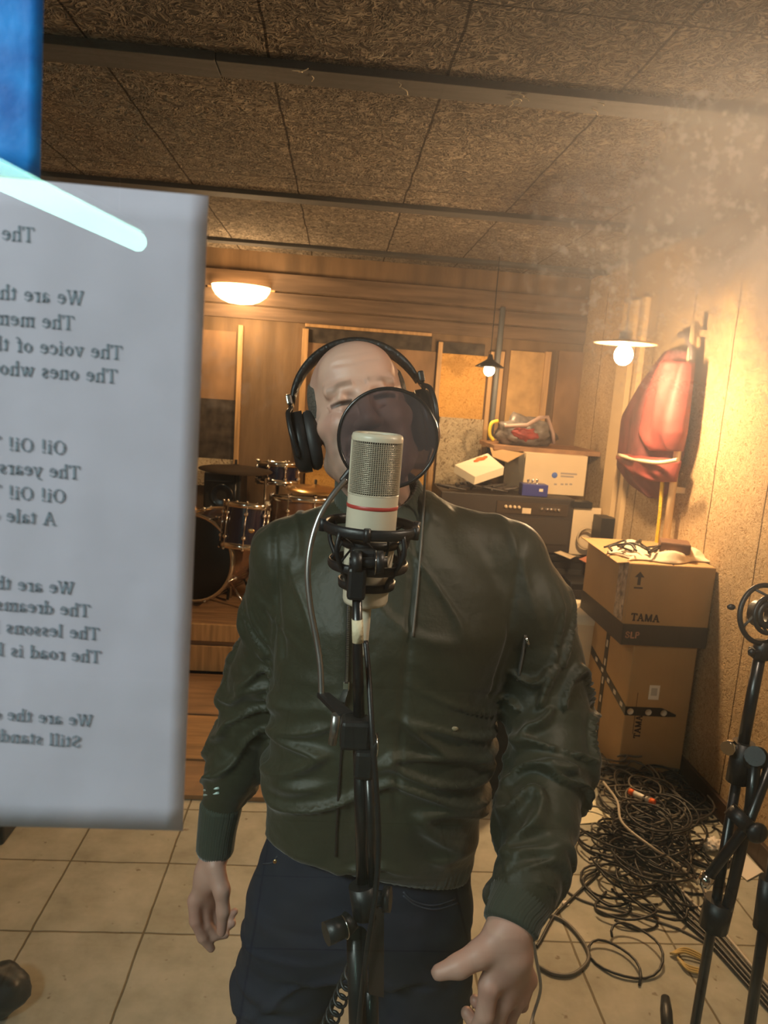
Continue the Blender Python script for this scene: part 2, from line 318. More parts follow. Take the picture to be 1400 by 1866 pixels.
# the wall with the control room window (opening the camera looks through)
m_part = mat('partition paint', (.35, .33, .3), .8)
wb = MB(); wx0, wx1, wz0, wz1 = -1.1, 1.2, .78, 2.4
for x0, x1, z0, z1 in ((XL, wx0, 0, CEIL), (wx1, XR, 0, CEIL), (wx0, wx1, 0, wz0), (wx0, wx1, wz1, CEIL)):
    wb.box(((x0+x1)/2, YG+.01, (z0+z1)/2), (x1-x0, .1, z1-z0))
struct(wb.build('wall_window', m_part))
for i, py in enumerate((155, 380, 466)):
    y = G(700, py, CEIL-.02).y; b = MB(); t = .11
    if i == 0:
        xs = G(408, 150, CEIL-.02).x
        b.box(((XL+xs)/2, y, CEIL-.012), (xs-XL-.003, t+.012, .024)); b.box(((XR+xs)/2, y, CEIL-.011), (XR-xs-.003, t, .022))
    else: b.box(((XL+XR)/2, y, CEIL-.011), (XR-XL, t*.9, .022))
    struct(b.build('trim_%d' % (i+1), m_trim, bevel=.002))
struct(MB().box((XR-.009, (YG+YB)/2+.03, .045), (.018, YB-YG-.1, .09)).build('baseboard_right', m_brown, bevel=.002))
# ------------------------------------------------------------------ window glass, sheets taped on it
def glass_mat():
    m = bpy.data.materials.new('dusty glass with painted glow'); m.use_nodes = True; nt = m.node_tree; L = nt.links
    nt.nodes.remove(nt.nodes['Principled BSDF']); out = nt.nodes['Material Output']
    tr = nd(nt, 'ShaderNodeBsdfTransparent'); gl = nd(nt, 'ShaderNodeBsdfGlossy'); gl.inputs['Roughness'].default_value = .012
    fr = nd(nt, 'ShaderNodeFresnel'); fr.inputs['IOR'].default_value = 1.5
    mx = nd(nt, 'ShaderNodeMixShader'); geo = nd(nt, 'ShaderNodeNewGeometry'); ib = nd(nt, 'ShaderNodeMath', operation='SUBTRACT'); ib.inputs[0].default_value = 1; L.new(geo.outputs['Backfacing'], ib.inputs[1]); f2 = nd(nt, 'ShaderNodeMath', operation='MULTIPLY'); L.new(fr.outputs[0], f2.inputs[0]); L.new(ib.outputs[0], f2.inputs[1]); f3 = nd(nt, 'ShaderNodeMath', operation='MULTIPLY'); L.new(f2.outputs[0], f3.inputs[0]); f3.inputs[1].default_value = 1.2; L.new(f3.outputs[0], mx.inputs[0]); L.new(tr.outputs[0], mx.inputs[1]); L.new(gl.outputs[0], mx.inputs[2])
    du = nd(nt, 'ShaderNodeBsdfTranslucent'); du.inputs['Color'].default_value = (.9, .86, .84, 1)
    df = nd(nt, 'ShaderNodeBsdfDiffuse'); df.inputs['Color'].default_value = (.8, .8, .8, 1)
    dd = nd(nt, 'ShaderNodeMixShader'); dd.inputs[0].default_value = .10; L.new(du.outputs[0], dd.inputs[1]); L.new(df.outputs[0], dd.inputs[2])
    tc = nd(nt, 'ShaderNodeTexCoord')
    # dried splashes and a dusty film, with lamp glow painted in at upper right
    def spot(cx, cz, r, st=1.):
        v = nd(nt, 'ShaderNodeVectorMath', operation='DISTANCE'); L.new(tc.outputs['Object'], v.inputs[0]); v.inputs[1].default_value = (cx, YG-.003, cz)
        mr = nd(nt, 'ShaderNodeMapRange', interpolation_type='SMOOTHSTEP'); mr.inputs['From Min'].default_value = r; mr.inputs['From Max'].default_value = 0
        mr.inputs['To Min'].default_value = 0; mr.inputs['To Max'].default_value = st; L.new(v.outputs['Value'], mr.inputs['Value']); return mr.outputs[0]
    def mth(op, a, b):
        n = nd(nt, 'ShaderNodeMath', operation=op)
        for k, q in enumerate((a, b)):
            if isinstance(q, (int, float)): n.inputs[k].default_value = q
            else: L.new(q, n.inputs[k])
        return n.outputs[0]
    film = nd(nt, 'ShaderNodeTexNoise'); film.inputs['Scale'].default_value = 14; film.inputs['Detail'].default_value = 6; film.inputs['Distortion'].default_value = 1.2; L.new(tc.outputs['Object'], film.inputs['Vector'])
    fl = ramp(nt, film.outputs['Fac'], [(.35, (.35, .35, .35)), (.7, (1, 1, 1))])
    dr = nd(nt, 'ShaderNodeTexNoise'); dr.inputs['Scale'].default_value = 170; dr.inputs['Detail'].default_value = 3; dr.inputs['Roughness'].default_value = .6; L.new(tc.outputs['Object'], dr.inputs['Vector'])
    drp = ramp(nt, dr.outputs['Fac'], [(.54, (0, 0, 0)), (.68, (1, 1, 1))])
    c1 = P(1370, 470, YG); c2 = P(1050, 470, YG); c3 = P(1290, 250, YG); c4 = P(440, 640, YG)
    r1 = spot(c1.x, c1.z, .115, 1.); r2 = spot(c2.x, c2.z, .055, .55); r3 = spot(c3.x, c3.z, .03, .9); r4 = spot(c4.x, c4.z, .045, .35)
    c5 = P(1150, 620, YG); r5 = spot(c5.x, c5.z, .035, .5)  # hazy glare around the pendant bulb, painted as a denser spot
    reg = mth('ADD', r5, mth('ADD', mth('ADD', r1, r2), mth('ADD', r3, r4)))
    wid = spot(c1.x, c1.z, .28, 1.)  # wide glow of the side lamp, put into the film density
    drops = mth('MULTIPLY', mth('MULTIPLY', drp, reg), .30)
    base = mth('ADD', mth('MULTIPLY', fl, .007), mth('MULTIPLY', mth('MULTIPLY', wid, wid), .18))
    base = mth('ADD', base, mth('MULTIPLY', mth('MULTIPLY', r1, fl), .60))
    dust_glow = nd(nt, 'ShaderNodeMath', operation='MINIMUM'); L.new(mth('ADD', base, drops), dust_glow.inputs[0]); dust_glow.inputs[1].default_value = .6
    m2 = nd(nt, 'ShaderNodeMixShader'); L.new(dust_glow.outputs[0], m2.inputs[0]); L.new(mx.outputs[0], m2.inputs[1]); L.new(dd.outputs[0], m2.inputs[2])
    L.new(m2.outputs[0], out.inputs['Surface']); return m
gb = MB().box(((wx0+wx1)/2, YG-.003, (wz0+wz1)/2), (wx1-wx0, .004, wz1-wz0))
me_o = gb.build('window_1', glass_mat()); 
# keep object coordinates equal to x,z of the room so the dirt and painted glow stay in place
struct(me_o)
wf = MB()
for x0, x1, z0, z1 in ((wx0, wx0+.03, wz0, wz1), (wx1-.03, wx1, wz0, wz1), (wx0+.03, wx1-.03, wz0, wz0+.03), (wx0+.03, wx1-.03, wz1-.03, wz1)):
    wf.box(((x0+x1)/2, YG+.012, (z0+z1)/2), (x1-x0, .02, z1-z0))
struct(wf.build('trim_4', m_brown))
m_paper = mat('white paper', (.63, .60, .74), .8, var=.05, vscale=30, bump=.08, bscale=25)
def translucent(m, amt, col):
    nt = m.node_tree; L = nt.links; b = nt.nodes['Principled BSDF']; t = nd(nt, 'ShaderNodeBsdfTranslucent'); t.inputs['Color'].default_value = (*col, 1)
    mx = nd(nt, 'ShaderNodeMixShader'); mx.inputs[0].default_value = amt; L.new(b.outputs[0], mx.inputs[1]); L.new(t.outputs[0], mx.inputs[2]); L.new(mx.outputs[0], nt.nodes['Material Output'].inputs['Surface'])
translucent(m_paper, .3, (.8, .78, .8))
m_ink = mat('printed ink seen through the paper', (.22, .26, .33), .8)
m_blue = mat('blue sheet', (.003, .26, 1.0), .55, var=.35, vscale=45, bump=.1, bscale=60)
translucent(m_blue, .25, (.02, .3, .9))
YP = YG+.002
def sheet_patch(c00, c10, c11, c01, sag=0., n=24, thick=.0002):
    """slightly bowed sheet between four corners"""
    vs = []; fs = []
    c00, c10, c11, c01 = map(Vector, (c00, c10, c11, c01))
    for k in (0, 1):
        for i in range(n+1):
            for j in range(n+1):
                u, v = i/n, j/n; p = (c00*(1-u)+c10*u)*(1-v)+(c01*(1-u)+c11*u)*v
                p.y += sag*math.sin(PI*u)*(1-v)+k*thick; vs.append(p)
    q = (n+1)**2
    for i in range(n):
        for j in range(n):
            a = i*(n+1)+j; fs += [(a, a+1, a+n+2, a+n+1), (a+q, a+n+1+q, a+n+2+q, a+1+q)]
    edge = [i*(n+1) for i in range(n+1)]+[n*(n+1)+j for j in range(1, n+1)]+[i*(n+1)+n for i in range(n-1, -1, -1)]+[j for j in range(n-1, 0, -1)]
    for a, b in zip(edge, edge[1:]+edge[:1]): fs.append((a, b, b+q, a+q))
    return vs, fs
tl = P(380, 357, YP); br_ = P(333, 1514, YP)
pw = .212
sh = thing('lyric_sheet', 'white paper sheet with mirrored printed lyrics taped to the window glass', 'paper', (tl.x-pw/2, YP, br_.z))
bl = P(0, 1507, YP); dzdx = (br_.z-bl.z)/(br_.x-bl.x); tz = P(80, 330, YP); dzt = (tl.z-tz.z)/(tl.x-tz.x)
vs, fs = sheet_patch((br_.x-pw, YP, br_.z-dzdx*pw), br_, tl, (tl.x-pw, YP, tl.z-dzt*pw), .0006)
MB().add(vs, fs, True).build('paper_page', m_paper, sh)
LINES = [("The", 62, 441), ("We are the", 152, 556), ("The memo", 134, 601), ("The voice of the", 222, 655), ("The ones who'v", 213, 698), ("Oi! Oi! T", 120, 828),
 ("The years o", 145, 873), ("Oi! Oi! T", 119, 916), ("A tale of", 101, 957), ("We are the", 134, 1083), ("The dreams", 163, 1124), ("The lessons le", 180, 1166), ("The road is lo", 183, 1208), ("We are the o", 168, 1324), ("Still standin", 147, 1362)]
tb = MB()
for tx, x, y in LINES:
    a = P(x, y, YP-.00022); b = P(x-200, y-200*.078, YP-.00022)
    letter(tb, tx, a, b-a, (0, 0, 1), .0081, .12, .07, .00004)
ink = tb.build('printed_text', m_ink, sh); ink['label'] = 'mirrored grey serif lettering'
bt = P(88, 0, YP); bb = P(73, 327, YP)
vs, fs = sheet_patch((bb.x-.15, YP, bb.z+.003), (bb.x, YP, bb.z), (bt.x+.003, YP, bt.z+.2), (bt.x-.15, YP, bt.z+.2), 0)
tag(MB().add(vs, fs, True).build('blue_sheet', m_blue, None, True), 'bright blue sheet stuck on the window glass above the lyric page', 'paper')
# ------------------------------------------------------------------ control room tube lamp (seen mirrored in the glass)
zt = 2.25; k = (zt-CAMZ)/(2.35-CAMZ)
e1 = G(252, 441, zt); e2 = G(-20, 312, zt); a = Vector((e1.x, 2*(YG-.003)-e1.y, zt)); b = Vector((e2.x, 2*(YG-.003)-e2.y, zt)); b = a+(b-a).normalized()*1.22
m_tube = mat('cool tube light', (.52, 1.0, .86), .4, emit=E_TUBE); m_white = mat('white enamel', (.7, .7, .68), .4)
tl_ = thing('tube_lamp', 'slim cool white tube lamp reflected in the glass at upper left', 'lamp', (a+b)/2)
d = (b-a).normalized(); 
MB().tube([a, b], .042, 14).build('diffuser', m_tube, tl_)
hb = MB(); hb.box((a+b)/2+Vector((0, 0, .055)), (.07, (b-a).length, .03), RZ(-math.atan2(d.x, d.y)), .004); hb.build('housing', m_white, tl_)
for t in (.15, .85):
    q = a.lerp(b, t); MB().tube([q+Vector((0, 0, .065)), Vector((q.x, q.y, CEIL-.001))], .003, 6).build('hanging_wire', m_white, tl_)
area('added_front_fill', (-1.25, -.35, 2.40), (math.radians(50), 0, math.radians(-40)), .9, .3, 18, (.84, 1.0, .93))  # unseen fill added to light the singer from the front left
# ------------------------------------------------------------------ lamps in the room
m_black = mat('black plastic', (.012, .012, .013), .42, bump=.05, bscale=300)
m_blackmetal = mat('black metal', (.01, .01, .011), .28, metal=.0, spec=.6)
m_chrome = mat('chrome', (.75, .73, .7), .13, metal=1)
m_wood = mat('raw pine', (.42, .25, .11), .6, var=.25, vscale=4, stretch=(10, 10, .7))
m_glow = mat('lamp glass lit', (1, .62, .26), .4, emit=5); m_bulb = mat('bulb lit', (1, .75, .42), .4, emit=60)
sc_ = thing('wall_sconce', 'half bowl glass wall lamp glowing warm high on the back wall', 'lamp', LOC_DOME)
c = P(440, 522, YB-.02); hb = MB(); n = 24; vs = []; R0 = .20
prof = [(1, 0), (.97, -.03), (.86, -.065), (.66, -.095), (.4, -.115), (.0, -.122)]
for r, h in prof:
    for k2 in range(n+1):
        t = PI+PI*k2/n; vs.append(c+Vector((R0*r*math.cos(t), .85*R0*r*math.sin(t), h)))
fs = [(i*(n+1)+j, i*(n+1)+j+1, (i+1)*(n+1)+j+1, (i+1)*(n+1)+j) for i in range(len(prof)-1) for j in range(n)]
hb.add(vs, fs, True).build('glass_bowl', m_glow, sc_)
MB().box(c+Vector((0, .012, -.01)), (.46, .016, .05), None, .004).build('wall_plate', m_wood, sc_)
pl = thing('pendant_lamp', 'bright bare globe bulb under a flat thin disc shade at the right', 'lamp', LOC_PEND)
MB().sphere(LOC_PEND+Vector((0, 0, -.005)), .042, (1, 1, 1.1)).build('bulb', m_bulb, pl)
m_shade = mat('thin pale lamp disc', (.8, .55, .3), .5)
MB().lathe([(0, .052), (.138, .044), (.14, .05), (.03, .064), (0, .064)], LOC_PEND, (0, 0, 1), 36).build('lamp_shade', m_shade, pl)
MB().lathe([(0, .1), (.028, .1), (.03, .066), (0, .066)], LOC_PEND, (0, 0, 1), 20).build('lamp_holder', m_white, pl)
MB().tube([LOC_PEND+Vector((0, 0, .1)), Vector((LOC_PEND.x, LOC_PEND.y, CEIL-.001))], .004, 8).build('cord', m_white, pl)
sp_ = thing('small_pendant_lamp', 'small dark cone shaded lamp with lit bulb before the back wall', 'lamp', LOC_SMALL)
MB().lathe([(.012, .09), (.02, .06), (.04, .045), (.095, .012), (.09, .008), (.03, .035), (.012, .05)], LOC_SMALL, (0, 0, 1), 28).build('lamp_shade', m_blackmetal, sp_)
MB().sphere(LOC_SMALL+Vector((0, 0, -.01)), .036).build('bulb', mat('small bulb lit', (1, .72, .4), .4, emit=12), sp_)
MB().tube([LOC_SMALL+Vector((0, 0, .09)), LOC_SMALL+Vector((0, .0, .14)), Vector((LOC_SMALL.x, LOC_SMALL.y, CEIL-.001))], .003, 8).build('cord', m_black, sp_)
# wall lamp just right of the window
wl = thing('bulkhead_lamp', 'warm bulkhead lamp hanging from the ceiling right of the window', 'lamp', LOC_SIDE)
MB().sphere(LOC_SIDE, .028, (1, 1, 1.1)).build('bulb', m_bulb, wl); MB().tube([LOC_SIDE+Vector((0, 0, .05)), Vector((LOC_SIDE.x, LOC_SIDE.y, CEIL-.001))], .004, 8).build('cord', m_white, wl)
# ------------------------------------------------------------------ back wall boards
def fbox(mb, x0, y0, x1, y1, Y, dep, bev=0.):
    """box whose front face fills the photo rectangle at depth Y"""
    xm, ym = (x0+x1)/2, (y0+y1)/2
    a, b = P(x0, ym, Y).x, P(x1, ym, Y).x; t, u = P(xm, y0, Y).z, P(xm, y1, Y).z
    mb.box(((a+b)/2, Y+dep/2, (t+u)/2), (b-a, dep, t-u), None, bev); return a, b, u, t
m_orange = fibre_mat('orange wood wool board', (.40, .20, .05), (.56, .30, .085), (.66, .38, .12), 60, .4)
m_beige = fibre_mat('beige wood wool board', (.22, .16, .10), (.50, .40, .27), (.60, .50, .35), 45, .6)
m_dark = mat('dark felt board', (.045, .035, .028), .9, var=.5, vscale=14)
m_mid = mat('brown board', (.22, .13, .07), .8, var=.3, vscale=5, stretch=(1, 1, .5))
m_tan = mat('tan board', (.44, .27, .11), .7, var=.2, vscale=9)
def panel(label, frame, parts, group='framed boards on the back wall'):
    b0 = MB(); pts = []
    first = parts[0][1]; o = thing('wall_panel', label, 'wall panel', P((first[0]+first[2])/2, first[3], YB-.02), group)
    for nm, r, m, dep in parts:
        q = MB(); fbox(q, *r, YB-dep, dep-.001); q.build(nm, m, o)
    for r in frame:
        q = MB(); fbox(q, *r, YB-.045, .044, .003); q.build('frame_batten', m_wood, o)
    return o
panel('framed wall panel of dark felt over speckled board behind the drums', [(429, 592, 438, 878)], [('felt_board', (300, 725, 429, 834), m_dark, .02), ('speckled_board', (300, 834, 429, 884), m_beige, .022), ('upper_board', (300, 600, 429, 725), m_mid, .018)])
panel('pine framed wall panel behind the head with headphones', [(545, 598, 556, 862), (556, 598, 788, 604), (556, 840, 620, 850)], [('upper_board', (556, 604, 788, 632), m_dark, .02), ('inner_board', (556, 632, 788, 840), m_mid, .016), ('lower_board', (556, 850, 788, 905), m_orange, .02)])
panel('wall panel of orange over beige wood wool beside the small lamp', [(789, 622, 797, 900), (884, 640, 892, 860)], [('top_board', (797, 625, 884, 646), m_dark, .018), ('orange_board', (797, 646, 884, 762), m_orange, .024), ('beige_board', (797, 762, 884, 885), m_beige, .026)])
panel('tan ornamented wall panel between two pale battens', [(985, 640, 996, 840), (905, 640, 912, 830)], [('tan_board', (922, 640, 985, 840), m_tan, .02)])
tag((lambda q: (fbox(q, 1004, 640, 1062, 940, YB-.03, .029), q)[1])(MB()).build('board', m_mid, None, True), 'plain dull brown board leaning flat in the back right corner', 'board')
q = MB(); a_ = P(917, 560, YB-.03); b_ = P(912, 830, YB-.03); q.tube([a_, Vector((a_.x, a_.y, b_.z))], .02, 10)
tag(q.build('wall_pipe', mat('blue grey pipe', (.16, .17, .18), .5), None, True), 'thin blue grey vertical pipe right of the small lamp', 'pipe')
# back wall planks above the panels
m_plk = mat('dull planks', (.13, .085, .055), .85, var=.3, vscale=4, stretch=(.5, 1, 6))
for i, (y0, y1) in enumerate(((514, 545), (549, 574), (577, 600))):
    q = MB(); z1 = P(700, y0, YB-.02).z; z0 = P(700, y1, YB-.02).z; q.box(((XL+XR)/2, YB-.012, (z0+z1)/2), (XR-XL-.002, .024, z1-z0)); struct(q.build('trim_%d' % (5+i), m_plk, bevel=.002))
# ------------------------------------------------------------------ right wall: battens, pipe, hanging clothes
def rbox(mb, py, px0, px1, z0, z1, th):
    """batten on the right wall between two photo columns at row py"""
    ya, yb = PX(px0, py, XR-th).y, PX(px1, py, XR-th).y
    mb.box((XR-th/2-.0005, (ya+yb)/2, (z0+z1)/2), (th, abs(ya-yb), z1-z0)); return mb
for i, (a1, b1, z1) in enumerate(((1108, 1128, 2.3), (1140, 1146, 2.3))):
    q = MB(); rbox(q, 800, a1, b1, .1, z1, .03); tag(q.build('wall_batten', mat('pale batten', (.62, .44, .24), .6), None, True), ['wide pale vertical batten on the right wall near the corner', 'narrow pale vertical batten behind the hanging red cloth'][i], 'batten', 'pale battens on the right wall')
q = MB(); t1 = PX(1268, 640, XR-.06); t2 = PX(1206, 985, XR-.06); yy = (t1.y+t2.y)/2
q.tube([Vector((t1.x, yy, 2.1)), Vector((t1.x, yy, .9))], .018, 12)
for z in (2.05, 1.3): q.box((XR-.03, yy, z), (.06, .02, .03))
tag(q.build('conduit_pipe', mat('cream pipe', (.66, .5, .3), .5), None, True), 'cream vertical pipe fixed along the right wall', 'pipe')

q = MB(); rs_ = random.Random(3)
for cx, cy, n_s in ((942, 178, 9), (728, 152, 2), (1085, 192, 2), (700, 100, 3), (560, 130, 3)):
    for k in range(n_s):
        a = G(cx+rs_.uniform(-10, 10), cy+rs_.uniform(-8, 8), CEIL-.026); d_ = Vector((rs_.uniform(-.03, .03), rs_.uniform(-.03, .03), -rs_.uniform(0, .012)))
        q.tube(smooth_path([a, a+d_*.5+Vector((.006, -.004, 0)), a+d_], 4), .0014, 5)
tag(q.build('loose_straw', mat('pale wood strand', (.75, .66, .5), .7), None, True), 'pale loose wood wool strands hanging from the ceiling by the front beam', 'straw', kind='stuff')
# ------------------------------------------------------------------ drum riser, drums
m_navy = mat('navy drum shell', (.012, .012, .035), .15, coat=.6)
m_copper = mat('copper drum shell', (.16, .08, .045), .25, coat=.5, var=.2)
m_skin = mat('drum head', (.10, .085, .07), .4); m_blackskin = mat('black drum head', (.004, .004, .004), .35)
m_gold = mat('cymbal bronze', (.75, .5, .22), .28, metal=1)
m_plank = mat('worn planks', (.26, .15, .075), .6, var=.35, vscale=3, stretch=(1, 9, 9), bump=.15, bscale=30)
rt = .30
r0 = G(400, 1137, rt).y
rs = MB(); rs.box(((XL+.05+.42)/2, (r0+YB-.03)/2, rt/2), (.42-XL-.05, YB-.03-r0, rt-.002), None, .004)
ro = thing('drum_riser', 'low wooden riser under the drum kit with a pale front edge', 'riser', (-.9, r0, 0))
rs.build('platform', m_plank, ro); MB().box(((XL+.05+.42)/2, r0-.011, rt-.05), (.42-XL-.05, .02, .10), None, .003).build('front_edge', m_wood, ro); MB().box(((XL+.05+.42)/2, r0-.008, .09), (.42-XL-.05, .014, .16), None, .003).build('lower_board', m_wood, ro)
# boarded brown floor area in front of the riser
pf = thing('floor_boards', 'brown wooden boards laid on the floor before the drum riser', 'boards', (-.9, 2.8, 0))
ys = [G(360, y, .02).y for y in (1452, 1385, 1302, 1215, 1178)]; ys.append(r0-.05)
for i, (ya, yb) in enumerate(zip(ys, ys[1:])):
    MB().box(((XL+.3+.3)/2, (ya+yb)/2, .0105), (2.3+.0-random.random()*.03, yb-ya-.02, .02), None, .002).build('board', mat('board tone', (.25+.06*(i % 2), .14+.03*(i % 2), .065), .55, var=.3, vscale=3, stretch=(1, 8, 8)), pf)
def drum(name, label, c, axis, R, D, shell, head, lugs=8, legs=(), group='drums of the kit', badge=False, extra=None):
    o = thing(name, label, 'drum', c, group); ax = Vector(axis).normalized(); c = Vector(c)
    MB().lathe([(R, -D/2), (R, D/2)], c, ax, 40).build('shell', shell, o)
    MB().lathe([(0, D/2+.004), (R*.97, D/2+.004), (R, D/2-.002)], c, ax, 40).build('drum_head', head, o)
    MB().lathe([(0, -D/2-.004), (R*.97, -D/2-.004), (R, -D/2+.002)], c, ax, 40).build('drum_head', m_skin, o)
    u = ax.orthogonal().normalized(); v = ax.cross(u)
    for s in (-1, 1):
        MB().lathe([(R+.001, s*(D/2-.022)), (R+.013, s*(D/2-.022)), (R+.013, s*(D/2+.012)), (R-.004, s*(D/2+.012)), (R-.004, s*(D/2+.004))], c, ax, 40).build('hoop', m_chrome, o)
    for k in range(lugs):
        t = 2*PI*(k+.5)/lugs; d = u*math.cos(t)+v*math.sin(t); q = MB()
        q.tube([c+d*(R+.012)-ax*(D/2+.01), c+d*(R+.012)+ax*(D/2+.01)], .0035, 8)
        for s in (-1, 1): q.sphere(c+d*(R+.01)+ax*s*(D*.28), .014, (1, 1, 1), 10, 6); q.sphere(c+d*(R+.014)+ax*s*(D/2+.014), .008, (1, 1, 1), 8, 6)
        q.build('lug', m_chrome, o)
    return o
cb = P(352, 1060, r0+.32); R = .262
o = drum('bass_drum', 'black front bass drum with copper shell and chrome hoop on the riser', (cb.x+.05, cb.y+.2, rt+R+.03), (-.34, -1, .02), R, .38, m_copper, m_blackskin, 8)
for s in (-1, 1):
    MB().tube([Vector((cb.x+s*.2, cb.y+.08, rt+.16)), Vector((cb.x+s*.33, cb.y-.02, rt+.006))], .008, 8).build('spur', m_chrome, o)
ct = P(446, 958, r0+.25)
o = drum('rack_tom', 'navy rack tom with chrome lugs and oval badge beside the bass drum', ct, (.05, .17, 1), .125, .25, m_navy, m_skin, 7)
MB().sphere(ct+Vector((.05, -.118, -.005)), .022, (1, .25, .6)).build('badge', m_gold, o)
MB().tube([ct+Vector((-.04, .13, -.05)), ct+Vector((-.1, .22, -.2)), Vector((ct.x-.1, ct.y+.22, rt+.02))], .012, 8).build('mounting_arm', m_chrome, o)
cf = P(548, 985, r0+.55); zf = P(548, 905, r0+.55).z
o = drum('floor_tom', 'copper floor tom partly hidden behind the jacket shoulder', (cf.x, cf.y, zf-.19), (0, .12, 1), .2, .36, m_copper, m_skin, 8)
for k in range(3):
    t = 2*PI*k/3+.4; MB().tube([Vector((cf.x+.22*math.cos(t), cf.y+.22*math.sin(t), zf-.1)), Vector((cf.x+.23*math.cos(t), cf.y+.23*math.sin(t), rt+.004))], .008, 8).build('leg', m_chrome, o)
cs = P(507, 862, YB-.35)
o = drum('snare_drum', 'small dark snare drum with shiny hoop standing high at the back', cs, (0, .1, 1), .135, .13, m_navy, m_skin, 8)
q = MB(); q.tube([cs-Vector((0, 0, .08)), Vector((cs.x, cs.y, rt+.35))], .012, 8)
for k in range(3):
    t = 2*PI*k/3; q.tube([Vector((cs.x, cs.y, rt+.36)), Vector((cs.x+.22*math.cos(t), cs.y+.22*math.sin(t), rt+.01))], .009, 8)
q.build('stand', m_chrome, o)
def cymbal(label, px, py, Y, R, tilt, base, mt, group='cymbals of the drum kit', name='cymbal_stand'):
    c = P(px, py, Y); o = thing(name, label, 'cymbal', (c.x, c.y, base)); ax = Vector((math.sin(tilt), -math.sin(tilt), 1))
    MB().lathe([(0, .022), (.02, .02), (.035, .008), (R*.6, .0), (R, -.014), (R, -.016), (R*.6, -.002), (.03, .005), (0, .018)], c, ax, 40).build('cymbal', mt, o)
    MB().tube([c+Vector((0, 0, .05)), Vector((c.x, c.y, base+.35))], .009, 10).build('pole', m_blackmetal, o)
    for k in range(3):
        t = 2*PI*k/3+.5; MB().tube([Vector((c.x, c.y, base+.3)), Vector((c.x+.13*math.cos(t), c.y+.13*math.sin(t), base+.01))], .009, 8).build('leg', m_blackmetal, o)
    return o
cymbal('big dull cymbal lying almost level over the drums', 430, 852, YB-.62, .23, .02, rt, mat('dull bronze', (.03, .02, .013), .85, spec=.1))
cymbal('bright bronze cymbal on a stand next to the neck of the jacket', 575, 888, YB-.55, .19, .03, rt, m_gold)
cymbal('small gold hi hat cymbal at the edge of the lyric sheet', 352, 928, r0+.62, .11, .05, rt, m_gold)
o = thing('microphone_stand', 'thin chrome stand with white grip between tom and floor tom', 'stand', (P(487, 900, r0+.45).x, r0+.45, rt))
a_ = P(484, 872, r0+.45); b_ = P(487, 1000, r0+.45); MB().tube([a_, Vector((a_.x, a_.y, rt+.03))], .007, 8).build('pole', m_chrome, o)
MB().tube([P(487, 914, r0+.45), P(488, 940, r0+.45)], .014, 10).build('grip', mat('white grip', (.8, .75, .62), .5), o)
MB().lathe([(0, .03), (.03, .028), (.09, .01), (.095, 0), (0, 0)], (a_.x, a_.y, rt), (0, 0, 1), 20).build('base', m_blackmetal, o)
# black speaker behind the drums
def cabinet(label, x0, y0, x1, Y, dep, base, group='black speaker cabinets', name='speaker_cabinet', cone=True):
    q = MB(); xm = (x0+x1)/2; a, b = P(x0, y0, Y).x, P(x1, y0, Y).x; t = P(xm, y0, Y).z
    o = thing(name, label, 'speaker', ((a+b)/2, Y+dep/2, base)); q.box(((a+b)/2, Y+dep/2, (t+base)/2), (b-a, dep, t-base), None, .01); q.build('body', m_black, o)
    MB().box(((a+b)/2, Y-.004, (t+base)/2), ((b-a)*.88, .008, (t-base)*.86), None, .003).build('grille', mat('speaker cloth', (.02, .018, .016), .9, bump=.3, bscale=400), o)
    if cone:
        MB().lathe([(.0, -.006), (.05, .0), (.07, .006), (.078, .004), (.078, 0)], ((a+b)/2, Y-.01, t-.15), (0, -1, 0), 28).build('cone', m_blackmetal, o)
    return o
cabinet('black speaker cabinet with round cone behind the drums', 372, 862, 440, YB-.40, .35, rt)
cabinet('black speaker cabinet low behind the jacket at waist height', 868, 1205, 972, 2.86, .34, 0, cone=False)
# black cymbal-stand legs and straps lying over the floor boards
q = MB(); q.tube([G(352, 1192, .035), G(376, 1183, .04), G(400, 1173, .06), G(432, 1160, .1)], .014, 8); tag(q.build('folded_stand', m_blackmetal, None, True), 'black folded stand leg lying on the boards before the riser', 'stand part')
q = MB(); q.tube(smooth_path([G(300, 1200, .027), G(350, 1203, .027), G(400, 1206, .027), G(470, 1212, .027)]), .008, 8); tag(q.build('cable', m_black, None, True), 'straight black cable running across the brown boards', 'cable')
# ------------------------------------------------------------------ desk corner with amplifier, boxes and shelf
DY = 4.45
m_card = mat('cardboard', (.42, .26, .115), .75, var=.06, vscale=5, bump=.05, bscale=20)
m_cream = mat('cream card', (.72, .56, .36), .7, var=.04); m_white2 = mat('white card', (.78, .68, .5), .7)
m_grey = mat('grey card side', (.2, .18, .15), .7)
a, b = P(800, 950, DY).x, P(1044, 950, DY).x; zt_ = P(930, 903, DY).z
amp = thing('amplifier_head', 'wide dark amplifier head with knobs and pale top edge', 'amplifier', ((a+b)/2, DY+.2, P(900, 1005, DY).z))
zb = P(930, 1004, DY).z
MB().box(((a+b)/2, DY+.2, (zt_+zb)/2), (b-a, .4, zt_-zb), None, .006).build('body', mat('amp vinyl', (.03, .022, .018), .6, bump=.1, bscale=200), amp)
q = MB(); fbox(q, 905, 916, 1036, 938, DY-.006, .005); q.build('control_panel', mat('control panel', (.05, .035, .025), .4), amp)
q = MB(); fbox(q, 905, 944, 1036, 990, DY-.006, .005); q.build('grille_cloth', mat('grille cloth', (.045, .035, .028), .9, bump=.3, bscale=300), amp)
for x in (922, 930, 938, 946, 987, 997, 1004, 1011, 1018):
    c = P(x, 921+(x-900)*.07, DY-.006); MB().lathe([(0, .014), (.008, .014), (.010, 0)], c, (0, -1, 0), 12).build('knob', m_chrome if x > 980 else m_cream, amp)
